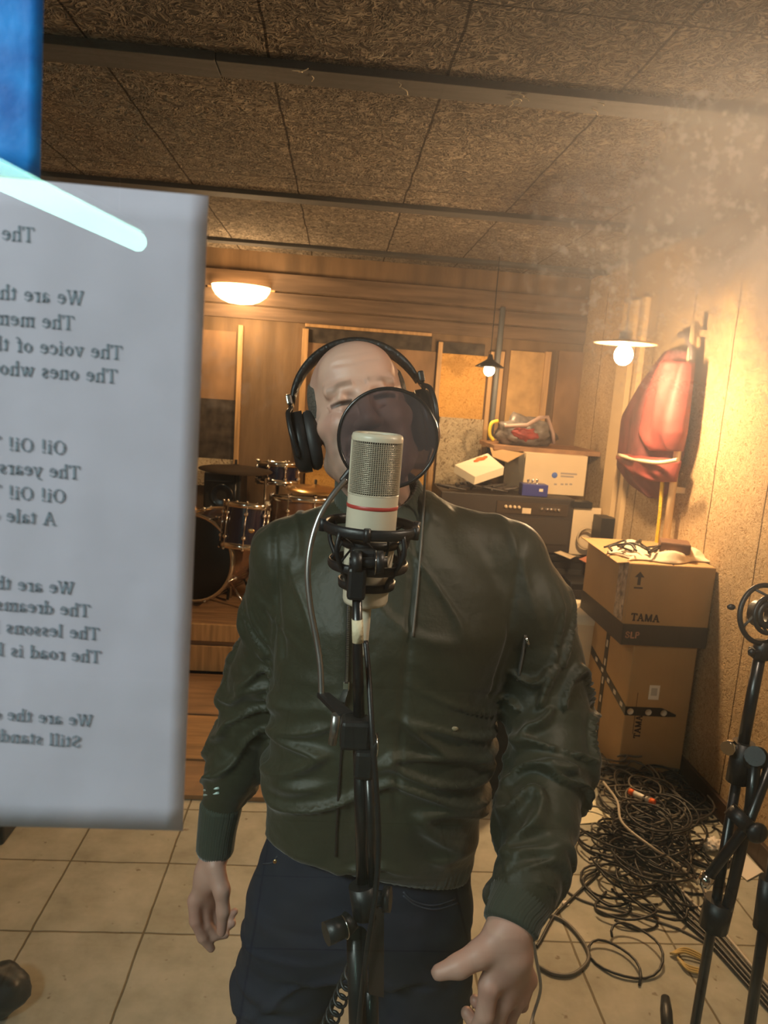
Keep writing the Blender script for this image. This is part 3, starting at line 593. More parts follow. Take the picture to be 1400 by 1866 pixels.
q = MB(); fbox(q, 952, 926, 968, 936, DY-.009, .003); q.build('badge', m_cream, amp)
tb_ = thing('side_table', 'dark table carrying the amplifier head in the back corner', 'table', ((a+b)/2, DY+.2, 0))
MB().box(((a+b)/2+.02, DY+.2, zb-.02), (b-a+.1, .5, .035), None, .004).build('table_top', m_blackmetal, tb_)
for sx in (-1, 1):
    for sy in (-1, 1):
        MB().box(((a+b)/2+.02+sx*((b-a)/2+.01), DY+.2+sy*.21, (zb-.038)/2), (.04, .04, zb-.038)).build('leg', m_blackmetal, tb_)
cabinet('tall black speaker cabinet under the table in the back corner', 985, 1022, 1066, DY-.04, .42, 0, cone=False)
cabinet('smaller black speaker cabinet tucked behind the cardboard boxes', 1040, 1062, 1085, DY-.3, .2, 0, cone=False)
# things on the amp
zt2 = zt_
def card_box(name, label, x0, y0, x1, y1, Y, dep, m, cat='box', base=None, bev=.002, group=None):
    q = MB(); xm, ym = (x0+x1)/2, (y0+y1)/2
    a, b = P(x0, ym, Y).x, P(x1, ym, Y).x; t = P(xm, y0, Y).z; u = P(xm, y1, Y).z if base is None else base
    o = thing(name, label, cat, ((a+b)/2, Y+dep/2, u), group); q.box(((a+b)/2, Y+dep/2, (t+u)/2), (b-a, dep, t-u), None, bev); q.build('carton', m, o); return o, a, b, u, t
o, a, b, u, t = card_box('storage_box', 'cream cardboard box with a small blue round logo on the amplifier', 955, 828, 1068, 905, DY+.18, .2, m_cream, base=zt2+.001)
q = MB(); c = P(1011, 866, DY+.179); q.lathe([(0, .001), (.018, .001), (.019, 0)], c, (0, -1, 0), 20); q.build('logo', mat('blue ink', (.08, .16, .5), .6), o)
m_gi = mat('grey ink', (.35, .3, .28), .7)
for y_, x_ in ((862, 1052), (867, 1046)): q = MB(); fbox(q, 1022, y_, x_, y_+3, DY+.179, .0008); q.build('printed_line', m_gi, o)
for x in (1010, 1022, 1030, 1038): q = MB(); fbox(q, x, 881, x+5, 884, DY+.179, .0008); q.build('printed_mark', m_gi, o)
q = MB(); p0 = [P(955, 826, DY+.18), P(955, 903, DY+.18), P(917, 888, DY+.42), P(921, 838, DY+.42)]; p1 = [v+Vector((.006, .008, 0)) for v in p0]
q.hexa(p0, p1); tag(q.build('folded_box_side', m_grey, None, True), 'grey cardboard left side of the cream box', 'cardboard')
q = MB(); p0 = [P(893, 815, DY+.3), P(955, 826, DY+.16), P(925, 842, DY+.1), P(898, 832, DY+.2)]; q.hexa(p0, [v-Vector((0, 0, .004)) for v in p0]); tag(q.build('cardboard_flap', m_card, None, True), 'brown cardboard flap jutting out under the shelf', 'cardboard')
o, a, b, u, t = card_box('blue_box', 'small open blue plastic box holding short metal pins on the amplifier', 952, 883, 999, 904, DY+.03, .09, mat('blue plastic', (.03, .04, .22), .4), base=zt2+.001)
for x in (963, 971, 979): q = MB(); p = P(x, 878, DY+.07); q.tube([Vector((p.x, p.y, u+.03)), Vector((p.x, p.y, p.z+.01))], .006, 8); q.sphere((p.x, p.y, p.z+.01), .009); q.build('pin', m_chrome, o)
q = MB(); fbox(q, 983, 891, 990, 896, DY+.029, .001); q.build('label', m_white2, o)
# white carton lid with orange mark, tilted
q = MB(); f4 = [P(829, 847, DY+.1), P(866, 869, DY+.0), P(919, 851, DY+.05), P(889, 826, DY+.25)]; o = thing('carton_lid', 'tilted white carton with an orange smear on top beside the amplifier', 'box', f4[1])
q.hexa(f4, [v-Vector((0, -.01, .05)) for v in f4]); q.build('carton', m_white2, o)
q = MB(); nrm = (f4[1]-f4[0]).cross(f4[3]-f4[0]).normalized(); nrm = nrm if nrm.z > 0 else -nrm
def on4(u, v): return (f4[0]*(1-u)+f4[1]*u)*(1-v)+(f4[3]*(1-u)+f4[2]*u)*v+nrm*.007
pts = [on4(.22+.03*math.sin(k*2.1), .45+.42*k/6) for k in range(7)]; q.tube([p for p in pts], [.006, .011, .013, .014, .012, .010, .005], 8); q.build('orange_mark', mat('orange paint', (.85, .16, .03), .6), o)
# dark litter of cables under the lid
q = MB()
for k in range(14):
    x = 812+random.random()*130; y = 878+random.random()*14; Y = DY+random.random()*.25
    p = P(x, y, Y); p.z = zt_+.012+random.random()*.02
    q.tube(smooth_path([p, p+Vector((random.uniform(-.1, .1), random.uniform(-.06, .06), .02)), p+Vector((random.uniform(-.16, .16), random.uniform(-.08, .08), 0))], 5), .008, 7)
tag(q.build('cable_heap', mat('dark grey rubber', (.05, .04, .035), .5), None, True), 'dark jumble of short leads on the left of the amplifier top', 'cables', kind='stuff')
# shelf and bag
zs = P(1000, 822, DY+.25).z
a, b = P(900, 815, DY+.25).x, XR-.002
MB_ = MB().box(((a+b)/2, DY+.5, zs), (b-a, .5, .03), None, .003); tag(MB_.build('wall_shelf', mat('brown shelf', (.30, .16, .08), .6, var=.2), None, True), 'brown wooden shelf over the cream box in the back corner', 'shelf')
bag = thing('tool_bag', 'crumpled grey and dark red bag with yellow strap on the shelf', 'bag', (P(955, 800, DY+.35).x, DY+.42, zs+.016))
def lump(c, r, sc, seed, amp=.25, fr=3., u=28, v=18, flat=None, crease=.0):
    q = MB().sphere((0, 0, 0), 1, (1, 1, 1), u, v); 
    for i, p in enumerate(q.v):
        d = p.normalized(); f = 1+amp*noise.noise(d*fr+Vector((seed, seed*2, 0)))-crease*abs(noise.noise(d*fr*2.3+Vector((seed, 5, 0))))
        w = Vector((d.x*sc[0]*r*f, d.y*sc[1]*r*f, d.z*sc[2]*r*f)); w.z = max(w.z, -flat) if flat is not None else w.z
        q.v[i] = w+Vector(c)
    return q
cbg = Vector((P(957, 785, DY+.4).x, DY+.42, zs+.096))
m_bag = mat('grey plastic bag', (.14, .12, .11), .35, var=.3, vscale=18, bump=.5, bscale=30); m_red = mat('dark red cloth', (.26, .045, .04), .7, var=.3, vscale=12, bump=.3, bscale=30)
lump(cbg, .19, (1.05, .6, .62), 3.2, .35, 2.2, flat=.078, crease=.3).build('bag_body', m_bag, bag)
lump(cbg+Vector((-.02, -.07, .0)), .10, (1.0, .7, .5), 8.1, .3, 3, crease=.3).build('red_flap', m_red, bag)
q = MB(); q.tube([cbg+Vector((-.15, -.08, .04)), cbg+Vector((-.02, -.14, .06)), cbg+Vector((.06, -.12, .11)), cbg+Vector((.12, -.09, .12)), cbg+Vector((.17, -.08, .02)), cbg+Vector((.19, -.06, -.05))], .013, 8); q.build('strap', mat('grey strap', (.4, .28, .24), .6), bag)
q = MB(); q.tube(smooth_path([cbg+Vector((-.19, -.04, .07)), cbg+Vector((-.235, -.05, .05)), cbg+Vector((-.24, -.05, -.02)), cbg+Vector((-.21, -.05, -.06))], 5), .012, 8); q.build('yellow_handle', mat('yellow plastic', (.75, .5, .04), .5), bag)
# beige panel with coiled cable right of the amp
o, a, b, u, t = card_box('beige_board', 'beige board standing right of the amplifier with a cable coil', 1040, 925, 1092, 1004, DY+.02, .02, m_cream, 'board', base=zb-.002)
cc = P(1066, 982, DY-.0); q = MB()
for k in range(3): q.ring(cc+Vector((.003*k, -.006*k-.008, .004*k)), (0.1*k-.1, -1, .1), .05+.006*k, .006, 28, 8)
tag(q.build('cable_coil', mat('pale cable', (.5, .38, .24), .5), None, True), 'small coil of pale cable before the beige board', 'cable')
card_box('black_case', 'small black case between beige board and cardboard boxes', 1094, 945, 1122, 1003, DY-.2, .15, m_black, 'case')[0]
q = MB(); fbox(q, 1040, 915, 1080, 926, DY+.0, .1); tag(q.build('dark_tray', m_black, None, True), 'flat dark tray on the beige board', 'tray')
for i, (f4, lb) in enumerate((([(1010, 1006), (1040, 1018), (1050, 1013), (1022, 1003)], 'white slip of paper on the black cabinet'), ([(1055, 1018), (1078, 1030), (1092, 1020), (1070, 1012)], 'reddish slip of paper beside the cardboard box'))):
    q = MB(); p4 = [P(x, y, DY-.05-(.1 if k in (1,) else 0)) for k, (x, y) in enumerate(f4)]; q.hexa(p4, [v-Vector((0, 0, .003)) for v in p4]); tag(q.build('paper_slip', [m_cream, mat('reddish paper', (.6, .22, .12), .7)][i], None, True), lb, 'paper')
# ------------------------------------------------------------------ hanging clothes on the right wall
cl = thing('hanging_jacket', 'dark red cloth jacket hanging on the right wall beside the cream pipe', 'clothing', PX(1190, 900, XR-.1))
def drape(outline, x_off, depth, seed, nu=22, nv=34, fold=.035, nf=4.):
    """soft cloth between left and right outline columns: rows (py, pxl, pxr)"""
    vs = []; fs = []
    rows = []
    for j in range(nv+1):
        t = j/nv*(len(outline)-1); i = min(int(t), len(outline)-2); f = t-i
        rows.append([outline[i][k]*(1-f)+outline[i+1][k]*f for k in range(3)])
    for side in (0, 1):
        for j, (py, a, b) in enumerate(rows):
            for i in range(nu+1):
                u = i/nu; base = PX(a+(b-a)*u, py, XR-x_off)
                bulge = math.sin(PI*u)**.5*depth*math.sin(PI*min(1, .12+j/nv*.85))**.4
                w = fold*noise.noise(Vector((u*nf+seed, j/nv*1.6, seed)))
                base.x -= (bulge+w) if side == 0 else -.02
                base.x = min(base.x, XR-.006); vs.append(base)
    q = (nu+1)*(nv+1)
    for j in range(nv):
        for i in range(nu):
            k = j*(nu+1)+i; fs += [(k, k+1, k+nu+2, k+nu+1), (k+q, k+nu+1+q, k+nu+2+q, k+1+q)]
    ed = [i for i in range(nu+1)]+[j*(nu+1)+nu for j in range(1, nv+1)]+[nv*(nu+1)+i for i in range(nu-1, -1, -1)]+[j*(nu+1) for j in range(nv-1, 0, -1)]
    for a, b in zip(ed, ed[1:]+ed[:1]): fs.append((a, b, b+q, a+q))
    return MB().add(vs, fs, True)
m_maroon = mat('maroon cloth', (.13, .035, .035), .8, var=.3, vscale=10, bump=.3, bscale=25); m_red2 = mat('red cloth', (.20, .035, .03), .65, var=.25, vscale=10, bump=.3, bscale=25)
drape([(640, 1215, 1262), (700, 1170, 1255), (760, 1135, 1250), (830, 1128, 1240), (850, 1128, 1228), (880, 1150, 1222), (908, 1190, 1204)], .05, .08, 1.3).build('cloth_back', m_maroon, cl)
drape([(660, 1222, 1260), (720, 1200, 1254), (790, 1182, 1246), (822, 1190, 1238)], .09, .09, 4.4, fold=.05).build('red_sleeve', m_red2, cl)
drape([(828, 1128, 1170), (838, 1128, 1236), (862, 1150, 1230), (878, 1185, 1226)], .10, .06, 7.7, 20, 16).build('lower_fold', m_red2, cl)
q = MB(); q.tube(smooth_path([PX(1128, 829, XR-.16), PX(1160, 838, XR-.17), PX(1200, 843, XR-.17), PX(1236, 838, XR-.15)], 5), .01, 8); q.build('pale_hem', m_cream, cl)
q = MB(); q.tube([PX(1208, 872, XR-.09), PX(1204, 930, XR-.07), PX(1197, 990, XR-.05)], .011, 4, True, False); tag(q.build('yellow_strap', mat('yellow webbing', (.72, .5, .03), .6, bump=.6, bscale=90), None, True), 'yellow strap hanging below the red cloth', 'strap')
q = MB(); q.tube(smooth_path([PX(1240, 610, XR-.03), PX(1252, 612, XR-.07), PX(1262, 640, XR-.06), PX(1258, 680, XR-.05)], 5), .016, 10); tag(q.build('hose', mat('grey hose', (.1, .08, .08), .5), None, True), 'dark hose hook above the hanging jacket', 'hose')
# ------------------------------------------------------------------ stacked cardboard boxes
m_tape = mat('black printed tape', (.02, .018, .018), .35); m_tapew = mat('white tape print', (.62, .55, .45), .6); m_inkb = mat('black box print', (.05, .03, .02), .7)
Y0 = 3.1
def big_box(label, xl, xr, z0, z1, ya, yb, shear=0.):
    o = thing('cardboard_box', label, 'box', ((xl+xr)/2, (ya+yb)/2, z0), 'brown boxes stacked by the right wall')
    q = MB(); q.box(((xl+xr)/2, (ya+yb)/2, (z0+z1)/2), (xr-xl, yb-ya, z1-z0), None, .006); q.build('carton', m_card, o)
    q = MB(); q.box(((xl+xr)/2, (ya+yb)/2, z1+.001), (.006, yb-ya-.01, .003)); q.build('flap_gap', m_inkb, o)
    return o
lx0, lx1 = P(1120, 1418, Y0).x+.01, XR-.03; lz1 = P(1220, 1178, Y0).z
lb_ = big_box('tall plain cardboard box with black tape standing on the floor', lx0, lx1, 0, lz1, Y0, 3.62)
ux0 = P(1134, 1030, Y0).x; uz1 = P(1220, 1030, Y0-.02).z
ub = big_box('wide cardboard box with up arrow stacked on the tall box', ux0+.03, XR-.008, lz1+.003, uz1, Y0-.02, 3.64)
yf = Y0-.0206
# up arrow, print and dark band
q = MB(); c = P(1166, 1052, yf); q.hexa([c+Vector(v) for v in ((-.007, 0, -.035), (.007, 0, -.035), (.007, 0, .0), (-.007, 0, .0))], [c+Vector(v)+Vector((0, -.0006, 0)) for v in ((-.007, 0, -.035), (.007, 0, -.035), (.007, 0, .0), (-.007, 0, .0))])
q.add([c+Vector((-.022, -.0006, 0)), c+Vector((.022, -.0006, 0)), c+Vector((0, -.0006, .026))], [(0, 1, 2)])
q.box(c+Vector((0, -.0003, -.048)), (.04, .0006, .007)); q.build('up_arrow', m_inkb, ub)
q = MB(); letter(q, "TAMA", P(1150, 1130, yf-.0005), P(1210, 1134, yf)-P(1150, 1130, yf), (0, 0, 1), .042, .18, .13, .0006); q.build('brand_print', m_inkb, ub)
q = MB(); h0 = lz1+.005; h1 = P(1200, 1135, yf).z-.012
q.box(((ux0+.03+XR-.008)/2, yf-.0004, (h0+h1)/2), (XR-.008-ux0-.03, .0012, h1-h0)); q.box((ux0+.0292, (Y0-.02+3.64)/2, (h0+h1)/2), (.0012, 3.64-Y0+.02, h1-h0)); q.build('dark_band', mat('dark band print', (.055, .05, .045), .5), ub)
q = MB(); letter(q, "SLP", Vector((ux0+.045, yf-.0022, (h0+h1)/2-.014)), (1, 0, 0), (0, 0, 1), .036, .17, .15, .0006); q.build('band_lettering', mat('pinkish band print', (.55, .3, .2), .6), ub)
# torn flap on the left corner of the upper box
q = MB(); f4 = [Vector((ux0+.03, 3.1, uz1)), Vector((ux0+.03, 3.6, uz1)), Vector((ux0-.03, 3.58, uz1+.012)), Vector((ux0-.015, 3.12, uz1-.01))]
q.hexa(f4, [v-Vector((0, 0, .004)) for v in f4]); q.build('flap', m_card, ub)
# wrinkled clear tape over the left side
m_clear = mat('wrinkled packing tape', (.45, .34, .25), .2, var=.5, vscale=30, bump=.8, bscale=60)
q = MB(); q.box((ux0+.029, 3.15, (uz1+h1)/2), (.0014, .10, uz1-h1-.01)); q.build('packing_tape', m_clear, ub)
# lower box tapes, sticker and print
q = MB(); zt3 = P(1160, 1296, Y0).z; wz = .042
xa, xb = lx0-.0008, P(1205, 1300, Y0).x
q.box(((xa+xb)/2, Y0-.0009, zt3), (xb-xa, .0012, wz)); 
pL = [Vector((lx0-.0009, Y0, zt3-wz/2)), Vector((lx0-.0009, Y0, zt3+wz/2)), Vector((lx0-.0009, 3.6, zt3+.11+wz/2)), Vector((lx0-.0009, 3.6, zt3+.11-wz/2))]
q.hexa(pL, [v+Vector((-.0012, 0, 0)) for v in pL]); pR = [Vector((xb, Y0-.001, zt3+wz/2)), Vector((xb, Y0-.001, zt3-wz/2)), Vector((xb+.07, Y0-.001, zt3-wz*.45)), Vector((xb+.07, Y0-.001, zt3-wz*.2))]
q.hexa(pR, [v+Vector((0, -.001, 0)) for v in pR]); q.build('logo_tape', m_tape, lb_)
q = MB(); q.box((lx0-.001, 3.40, lz1/2), (.0012, .045, lz1-.01)); q.build('logo_tape', m_tape, lb_)
for x in (1149, 1182, 1210):
    c = P(x, 1297+(x-1160)*.05, Y0-.0022); MB().lathe([(0, 0), (.015, 0), (.015, .0004)], c, (0, -1, 0), 20).build('round_tape_print', m_tapew, lb_)
for k in range(5):
    y = 3.15+k*.09; MB().box((lx0-.0025, y, zt3+(y-Y0)*.22), (.0006, .03, .02)).build('tape_print', m_tapew, lb_)
for k in range(7): MB().box((lx0-.0020, 3.40, .06+k*.095), (.0006, .018, .035)).build('tape_print', m_tapew, lb_)
q = MB(); fbox(q, 1183, 1249, 1202, 1275, Y0-.0012, .001); q.build('sticker', mat('white sticker', (.8, .74, .65), .6), lb_)
q = MB(); fbox(q, 1187, 1254, 1198, 1268, Y0-.0018, .0005); q.build('sticker_print', mat('grey sticker print', (.5, .46, .4), .7), lb_)
q = MB(); letter(q, "TAMA", P(1165, 1345, Y0-.0005), (0, 0, 1), (-1, 0, 0), .036, .18, .13, .0006); q.box(P(1158, 1300, Y0-.0005), (.002, .0008, .2)); q.build('side_print', m_inkb, lb_)
# cloth, leads and a wallet on top of the upper box
zt4 = uz1+.004
tc_ = thing('crumpled_cloth', 'crumpled pale cloth lying on top of the upper box', 'cloth', (P(1200, 1010, 3.3).x, 3.2, zt4))
q = MB(); n = 30
for k in (0, 1):
    for i in range(n+1):
        for j in range(n+1):
            u, v = i/n, j/n; x = ux0+.02+(.50)*u+.03*math.sin(v*9); y = 3.10+.30*v+.03*math.sin(u*11)+.06*u*(1-v)
            h = .010+.028*abs(noise.noise(Vector((u*5, v*4, 2.2))))*2; e = min(u, v, 1-u, 1-v)
            q.v.append(Vector((x, y, zt4+(h if k == 0 else .001)*min(1, .25+e*6))))
Nn = (n+1)**2; fs = []
for i in range(n):
    for j in range(n):
        k = i*(n+1)+j; fs += [(k, k+1, k+n+2, k+n+1), (k+Nn, k+n+1+Nn, k+n+2+Nn, k+1+Nn)]
ed = [i*(n+1) for i in range(n+1)]+[n*(n+1)+j for j in range(1, n+1)]+[i*(n+1)+n for i in range(n-1, -1, -1)]+[j for j in range(n-1, 0, -1)]
for a, b in zip(ed, ed[1:]+ed[:1]): fs.append((a, b, b+Nn, a+Nn))
q.f = fs; q.sm = [True]*len(fs); q.build('fabric', mat('pale cloth', (.75, .6, .42), .8, var=.15, vscale=20), tc_)
c = P(1227, 1012, 3.22); wl_ = thing('brown_wallet', 'brown box shaped pouch resting on the pale cloth', 'pouch', (c.x, c.y, zt4+.03))
MB().box((c.x, c.y, zt4+.055), (.13, .12, .05), RZ(-.35), .008).build('pouch_body', mat('brown leather', (.14, .07, .04), .6, bump=.2), wl_)
q = MB(); letter(q, "8", Vector((c.x-.065, c.y-.047, zt4+.045)), Vector((0, 0, -1)), Vector((1, -.36, 0)), .03, .22, .2, .001); q.build('emblem', m_cream, wl_)
q = MB(); rnd = random.Random(4)
for k in range(7):
    p = Vector((ux0+.02+rnd.random()*.22, 3.12+rnd.random()*.15, zt4+.04)); q.tube(smooth_path([p, p+Vector((rnd.uniform(-.08, .08), .05, .02)), p+Vector((rnd.uniform(-.12, .12), .1, -.005)), p+Vector((rnd.uniform(-.12, .12), .02, -.01))], 5), .005, 7)
tag(q.build('loose_lead', mat('black lead', (.03, .025, .02), .5), None, True), 'short tangled lead lying on the pale cloth', 'cable')
# cream bucket behind the lower box
c = G(1058, 1180, 0); c = P(1052, 1160, 3.75)
bk = thing('bucket', 'cream plastic bucket with rounded lid behind the tall box', 'bucket', (c.x, c.y, 0))
zt5 = P(1052, 1100, 3.75).z
MB().lathe([(0, 0), (.13, 0), (.15, zt5-.06), (.15, zt5-.06)], (c.x, c.y, 0), (0, 0, 1), 28).build('body', m_cream, bk)
MB().lathe([(.155, zt5-.07), (.157, zt5-.04), (.12, zt5-.01), (0, zt5)], (c.x, c.y, 0), (0, 0, 1), 28).build('lid', m_white2, bk)
# ------------------------------------------------------------------ floor litter and cables
rnd = random.Random(11)
m_cable = mat('black rubber cable', (.022, .019, .017), .42); m_cgrey = mat('grey cable', (.13, .115, .095), .45); m_cwhite = mat('pale grey cable', (.5, .43, .34), .45)
def floor_cable(pts, r, m, label, name='cable', z=None, n=8, group=None):
    z = r if z is None else z
    q = MB().tube(smooth_path([G(x, y, z) for x, y in pts], n), r, 8); return tag(q.build(name, m, None, True), label, 'cable', group)
def in_heap(n, cx, cy, sx, sy, hz, rr, m, name, label, ra=(.05, .16)):
    q = MB()
    for k in range(n):
        px, py = rnd.gauss(cx, sx), rnd.gauss(cy, sy); c = G(px, py, 0); h = rnd.random()*hz*math.exp(-((px-cx)/(1.6*sx))**2-((py-cy)/(1.6*sy))**2)
        R = rnd.uniform(*ra); e = rnd.uniform(.45, 1); ph = rnd.random()*6.3; turn = rnd.uniform(.6, 1.9); pts = []
        tx, ty = rnd.uniform(-.35, .35), rnd.uniform(-.35, .35); N = int(18*turn)+4
        for i in range(N+1):
            t = turn*2*PI*i/N; x, y = R*math.cos(t), R*e*math.sin(t); x2 = x*math.cos(ph)-y*math.sin(ph)+.015*t; y2 = x*math.sin(ph)+y*math.cos(ph)+.01*t
            pts.append(Vector((min(c.x+x2, XR-.04), (min(c.y+y2, Y0-.012) if c.x+x2 > lx0-.02 else c.y+y2), max(rr, rr+h+x2*tx*.5+y2*ty*.5+.004*math.sin(3*t)))))
        q.tube(pts, rr, 6)
    return tag(q.build(name, m, None, True), label, 'cables', kind='stuff')
in_heap(58, 1165, 1555, 36, 62, .15, .0042, m_cable, 'cable_tangle', 'big heap of tangled black cables on the tiles', (.05, .13))
in_heap(30, 1160, 1500, 34, 44, .13, .0042, m_cgrey, 'grey_cable_tangle', 'grey cables looping through the black heap', (.06, .15))
in_heap(16, 1195, 1480, 34, 22, .06, .0045, m_cable, 'cable_tangle', 'flatter black cable loops between the tall box and the heap', (.1, .19))
in_heap(14, 1120, 1420, 24, 14, .12, .0045, m_cgrey, 'cable_tangle', 'knot of leads at the foot of the tall box', (.04, .09))
floor_cable([(1300, 1490), (1240, 1450), (1200, 1440), (1230, 1490), (1290, 1497), (1312, 1490), (1290, 1466), (1220, 1440), (1160, 1418)], .0045, m_cable, 'long oval loop of black cable reaching towards the skirting')
floor_cable([(1235, 1560), (1278, 1545), (1270, 1520), (1220, 1505), (1180, 1530)], .0042, m_cgrey, 'thin grey loop right of the cable heap')
floor_cable([(1092, 1590), (1040, 1640), (1010, 1670), (985, 1715), (978, 1725)], .0055, m_cable, 'black cable curving from the heap towards the right hand')
floor_cable([(988, 1662), (1030, 1680), (1065, 1720), (1072, 1750), (1045, 1775), (1010, 1775), (980, 1760)], .006, m_cgrey, 'round dark loop on the tiles right of the hand')
floor_cable([(1010, 1605), (1060, 1640), (1150, 1665), (1230, 1690), (1290, 1720)], .004, m_cgrey, 'thin cable running across the tiles under the heap')
floor_cable([(1088, 1585), (1065, 1600), (1070, 1620), (1110, 1650), (1148, 1640), (1143, 1600), (1100, 1590)], .0045, m_cable, 'small black loop at the left edge of the heap', z=.01)
floor_cable([(1105, 1625), (1085, 1650), (1100, 1665), (1140, 1666), (1148, 1648), (1115, 1620)], .0045, m_cable, 'lowest small black loop before the heap', z=.006)
for i in range(5):
    floor_cable([(1190+i*6, 1610-i*4), (1235+i*7, 1665-i*5), (1290+i*7, 1715-i*4), (1345+i*7, 1775-i*3), (1420+i*6, 1860-i*4)], .006, [m_cable, m_cable, m_cgrey, m_cable, m_cwhite][i], ['lowest black cable of the bundle leading to the lower right', 'second black cable of the bundle leading to the lower right', 'grey middle cable of the bundle leading to the lower right', 'upper black cable of the bundle leading to the lower right', 'pale topmost cable of the bundle leading to the lower right'][i], z=.008+i*.004, group='cable bundle to the lower right')
q = MB().tube(smooth_path([G(1100, 1425, .12), G(1125, 1460, .14), G(1135, 1500, .13), G(1190, 1545, .12), G(1225, 1568, .07), G(1262, 1600, .03), G(1272, 1612, .012)], 8), .005, 8); tag(q.build('cable', m_cwhite, None, True), 'pale grey cable lying over the top of the heap', 'cable')
floor_cable([(1284, 1620), (1290, 1640), (1285, 1660), (1296, 1700)], .004, m_cwhite, 'short pale lead below the chrome tip of the stand')
q = MB().tube(smooth_path([G(970, 1700, .3), G(976, 1740, .22), G(985, 1790, .12), (G(983, 1815, .06)), G(972, 1850, .012), G(960, 1900, .008)], 8), .0045, 8); tag(q.build('cable', mat('blue grey cable', (.24, .26, .3), .4), None, True), 'blue grey cable dropping beside the right hand', 'cable')
q = MB()
for k in range(3): q.tube(smooth_path([G(1222+k*3, 1738, .008+k*.003), G(1250, 1728+k*4, .01+k*.003), G(1288, 1748+k*3, .008), G(1285, 1772-k*3, .008), G(1255, 1768-k*4, .01), G(1235, 1745, .01)], 6), .0035, 7)
tag(q.build('cable_coil', mat('yellowish cable', (.62, .45, .16), .5), None, True), 'small yellowish cable coil on the tiles at the foot of the stand', 'cable')
# adapter, papers, tissue
c = G(1170, 1452, .13); d = (G(1196, 1464, .13)-G(1144, 1440, .13)).normalized(); o = thing('connector', 'white connector with orange ends on the cable heap', 'connector', c)
MB().tube([c-d*.035, c+d*.035], .011, 12).build('body', mat('white plastic', (.85, .8, .7), .4), o)
for s in (-1, 1): MB().tube([c+d*s*.035, c+d*s*.055], .0125, 12).build('end_cap', mat('orange plastic', (.9, .15, .02), .4), o)
q = MB(); t3 = [G(1056, 1428, .02), G(1050, 1502, .003), G(1118, 1495, .012)]; vs = t3+[v-Vector((0, 0, .002)) for v in t3]; q.add(vs, [(0, 1, 2), (3, 5, 4), (0, 3, 4, 1), (1, 4, 5, 2), (2, 5, 3, 0)]); tag(q.build('paper_sheet', mat('cream paper', (.8, .72, .5), .7), None, True), 'triangular cream sheet poking out left of the cable heap', 'paper')
o_ = lump(G(1298, 1538, .022), .05, (.95, .8, .42), 5.5, .5, 3.2, crease=.5, flat=.02); m_tis = mat('tissue', (.85, .76, .66), .8); tag(o_.build('crumpled_tissue', m_tis, None, True), 'crumpled white tissue near the skirting board', 'tissue')
q = MB(); n = 10; pts = [G(x, y, .006) for x, y in ((1336, 1552), (1346, 1590), (1362, 1604), (1391, 1588), (1372, 1570), (1352, 1548))]; vs = pts+[v-Vector((0, 0, .003)) for v in pts]; k = len(pts)
q.add(vs, [tuple(range(k)), tuple(range(2*k-1, k-1, -1))]+[(i, i+k, (i+1) % k+k, (i+1) % k) for i in range(k)]); tag(q.build('paper_scrap', m_tis, None, True), 'white paper scrap on the floor by the skirting board', 'paper')
q = lump(G(1031, 1646, .004), .012, (1, 1, .35), 2, .2); tag(q.build('white_button', m_tis, None, True), 'tiny round white bit on the tiles left of the heap', 'litter')
# dark things at the left edge
q = MB(); p = G(26, 1552, 0); q.box((p.x-.30, p.y+.28, .24), (.5, .5, .48), None, .01); tag(q.build('flight_case', mat('dark case', (.02, .016, .018), .5), None, True), 'dark case standing at the left edge under the lyric sheet', 'case')
p = G(12, 1866, 0); q = lump((p.x-.05, p.y+.04, .06), .09, (1.0, .8, .68), 1.2, .15, 2, flat=.058); tag(q.build('black_pouch', m_black, None, True), 'glossy black pouch at the lower left corner of the floor', 'bag')
# ------------------------------------------------------------------ empty microphone stand on the right
SY = 1.12
def vpole(px, pya, pyb, Y): a = P(px, (pya+pyb)/2, Y); return a, P(px, pya, Y).z, P(px, pyb, Y).z
pt = P(1385, 1195, SY); pb = P(1300, 1640, SY)
st = thing('empty_microphone_stand', 'black microphone stand with empty round shock mount at the right edge', 'microphone stand', (pb.x, SY, 0))
MB().tube([pt, P(1350, 1380, SY)], .0095, 12).build('upper_pole', m_blackmetal, st)
pj = P(1352, 1380, SY)
q = MB(); q.tube([P(1356, 1352, SY), P(1343, 1424, SY)], .018, 14); q.tube([P(1330, 1362, SY), P(1368, 1366, SY)], .008, 8); q.build('clutch', m_black, st)
q = MB(); q.tube([P(1334, 1358, SY-.01), P(1326, 1364, SY-.02)], [.010, .012], 10); q.build('clutch_screw', m_chrome, st)
q = MB(); q.tube([P(1376, 1378, SY), P(1376, 1378, SY-.04)], .016, 16); q.ring(P(1378, 1382, SY-.02), (0, -1, 0), .017, .004); q.build('wing_knob', m_black, st)
MB().tube([P(1343, 1420, SY), P(1264, 1885, SY)], .0085, 12).build('pole', m_blackmetal, st)
MB().tube([P(1376, 1390, SY-.02), P(1368, 1470, SY-.02), P(1330, 1640, SY-.02), P(1310, 1700, SY-.01)], .0095, 12).build('pole', m_blackmetal, st)
q = MB(); q.tube([P(1410, 1378, SY-.02), P(1362, 1505, SY-.03), P(1287, 1602, SY-.04)], .0088, 12); q.build('boom_arm', m_blackmetal, st)
MB().tube([P(1292, 1594, SY-.04), P(1281, 1612, SY-.04)], .0115, 12).build('boom_tip', m_chrome, st)
q = MB(); q.tube([P(1340, 1500, SY-.03), P(1358, 1482, SY-.03)], .022, 14); q.tube([P(1350, 1500, SY-.03), P(1386, 1520, SY-.05)], .0085, 10); q.sphere(P(1380, 1518, SY-.05), .018, (1, .6, 1)); q.build('boom_clutch', m_black, st)
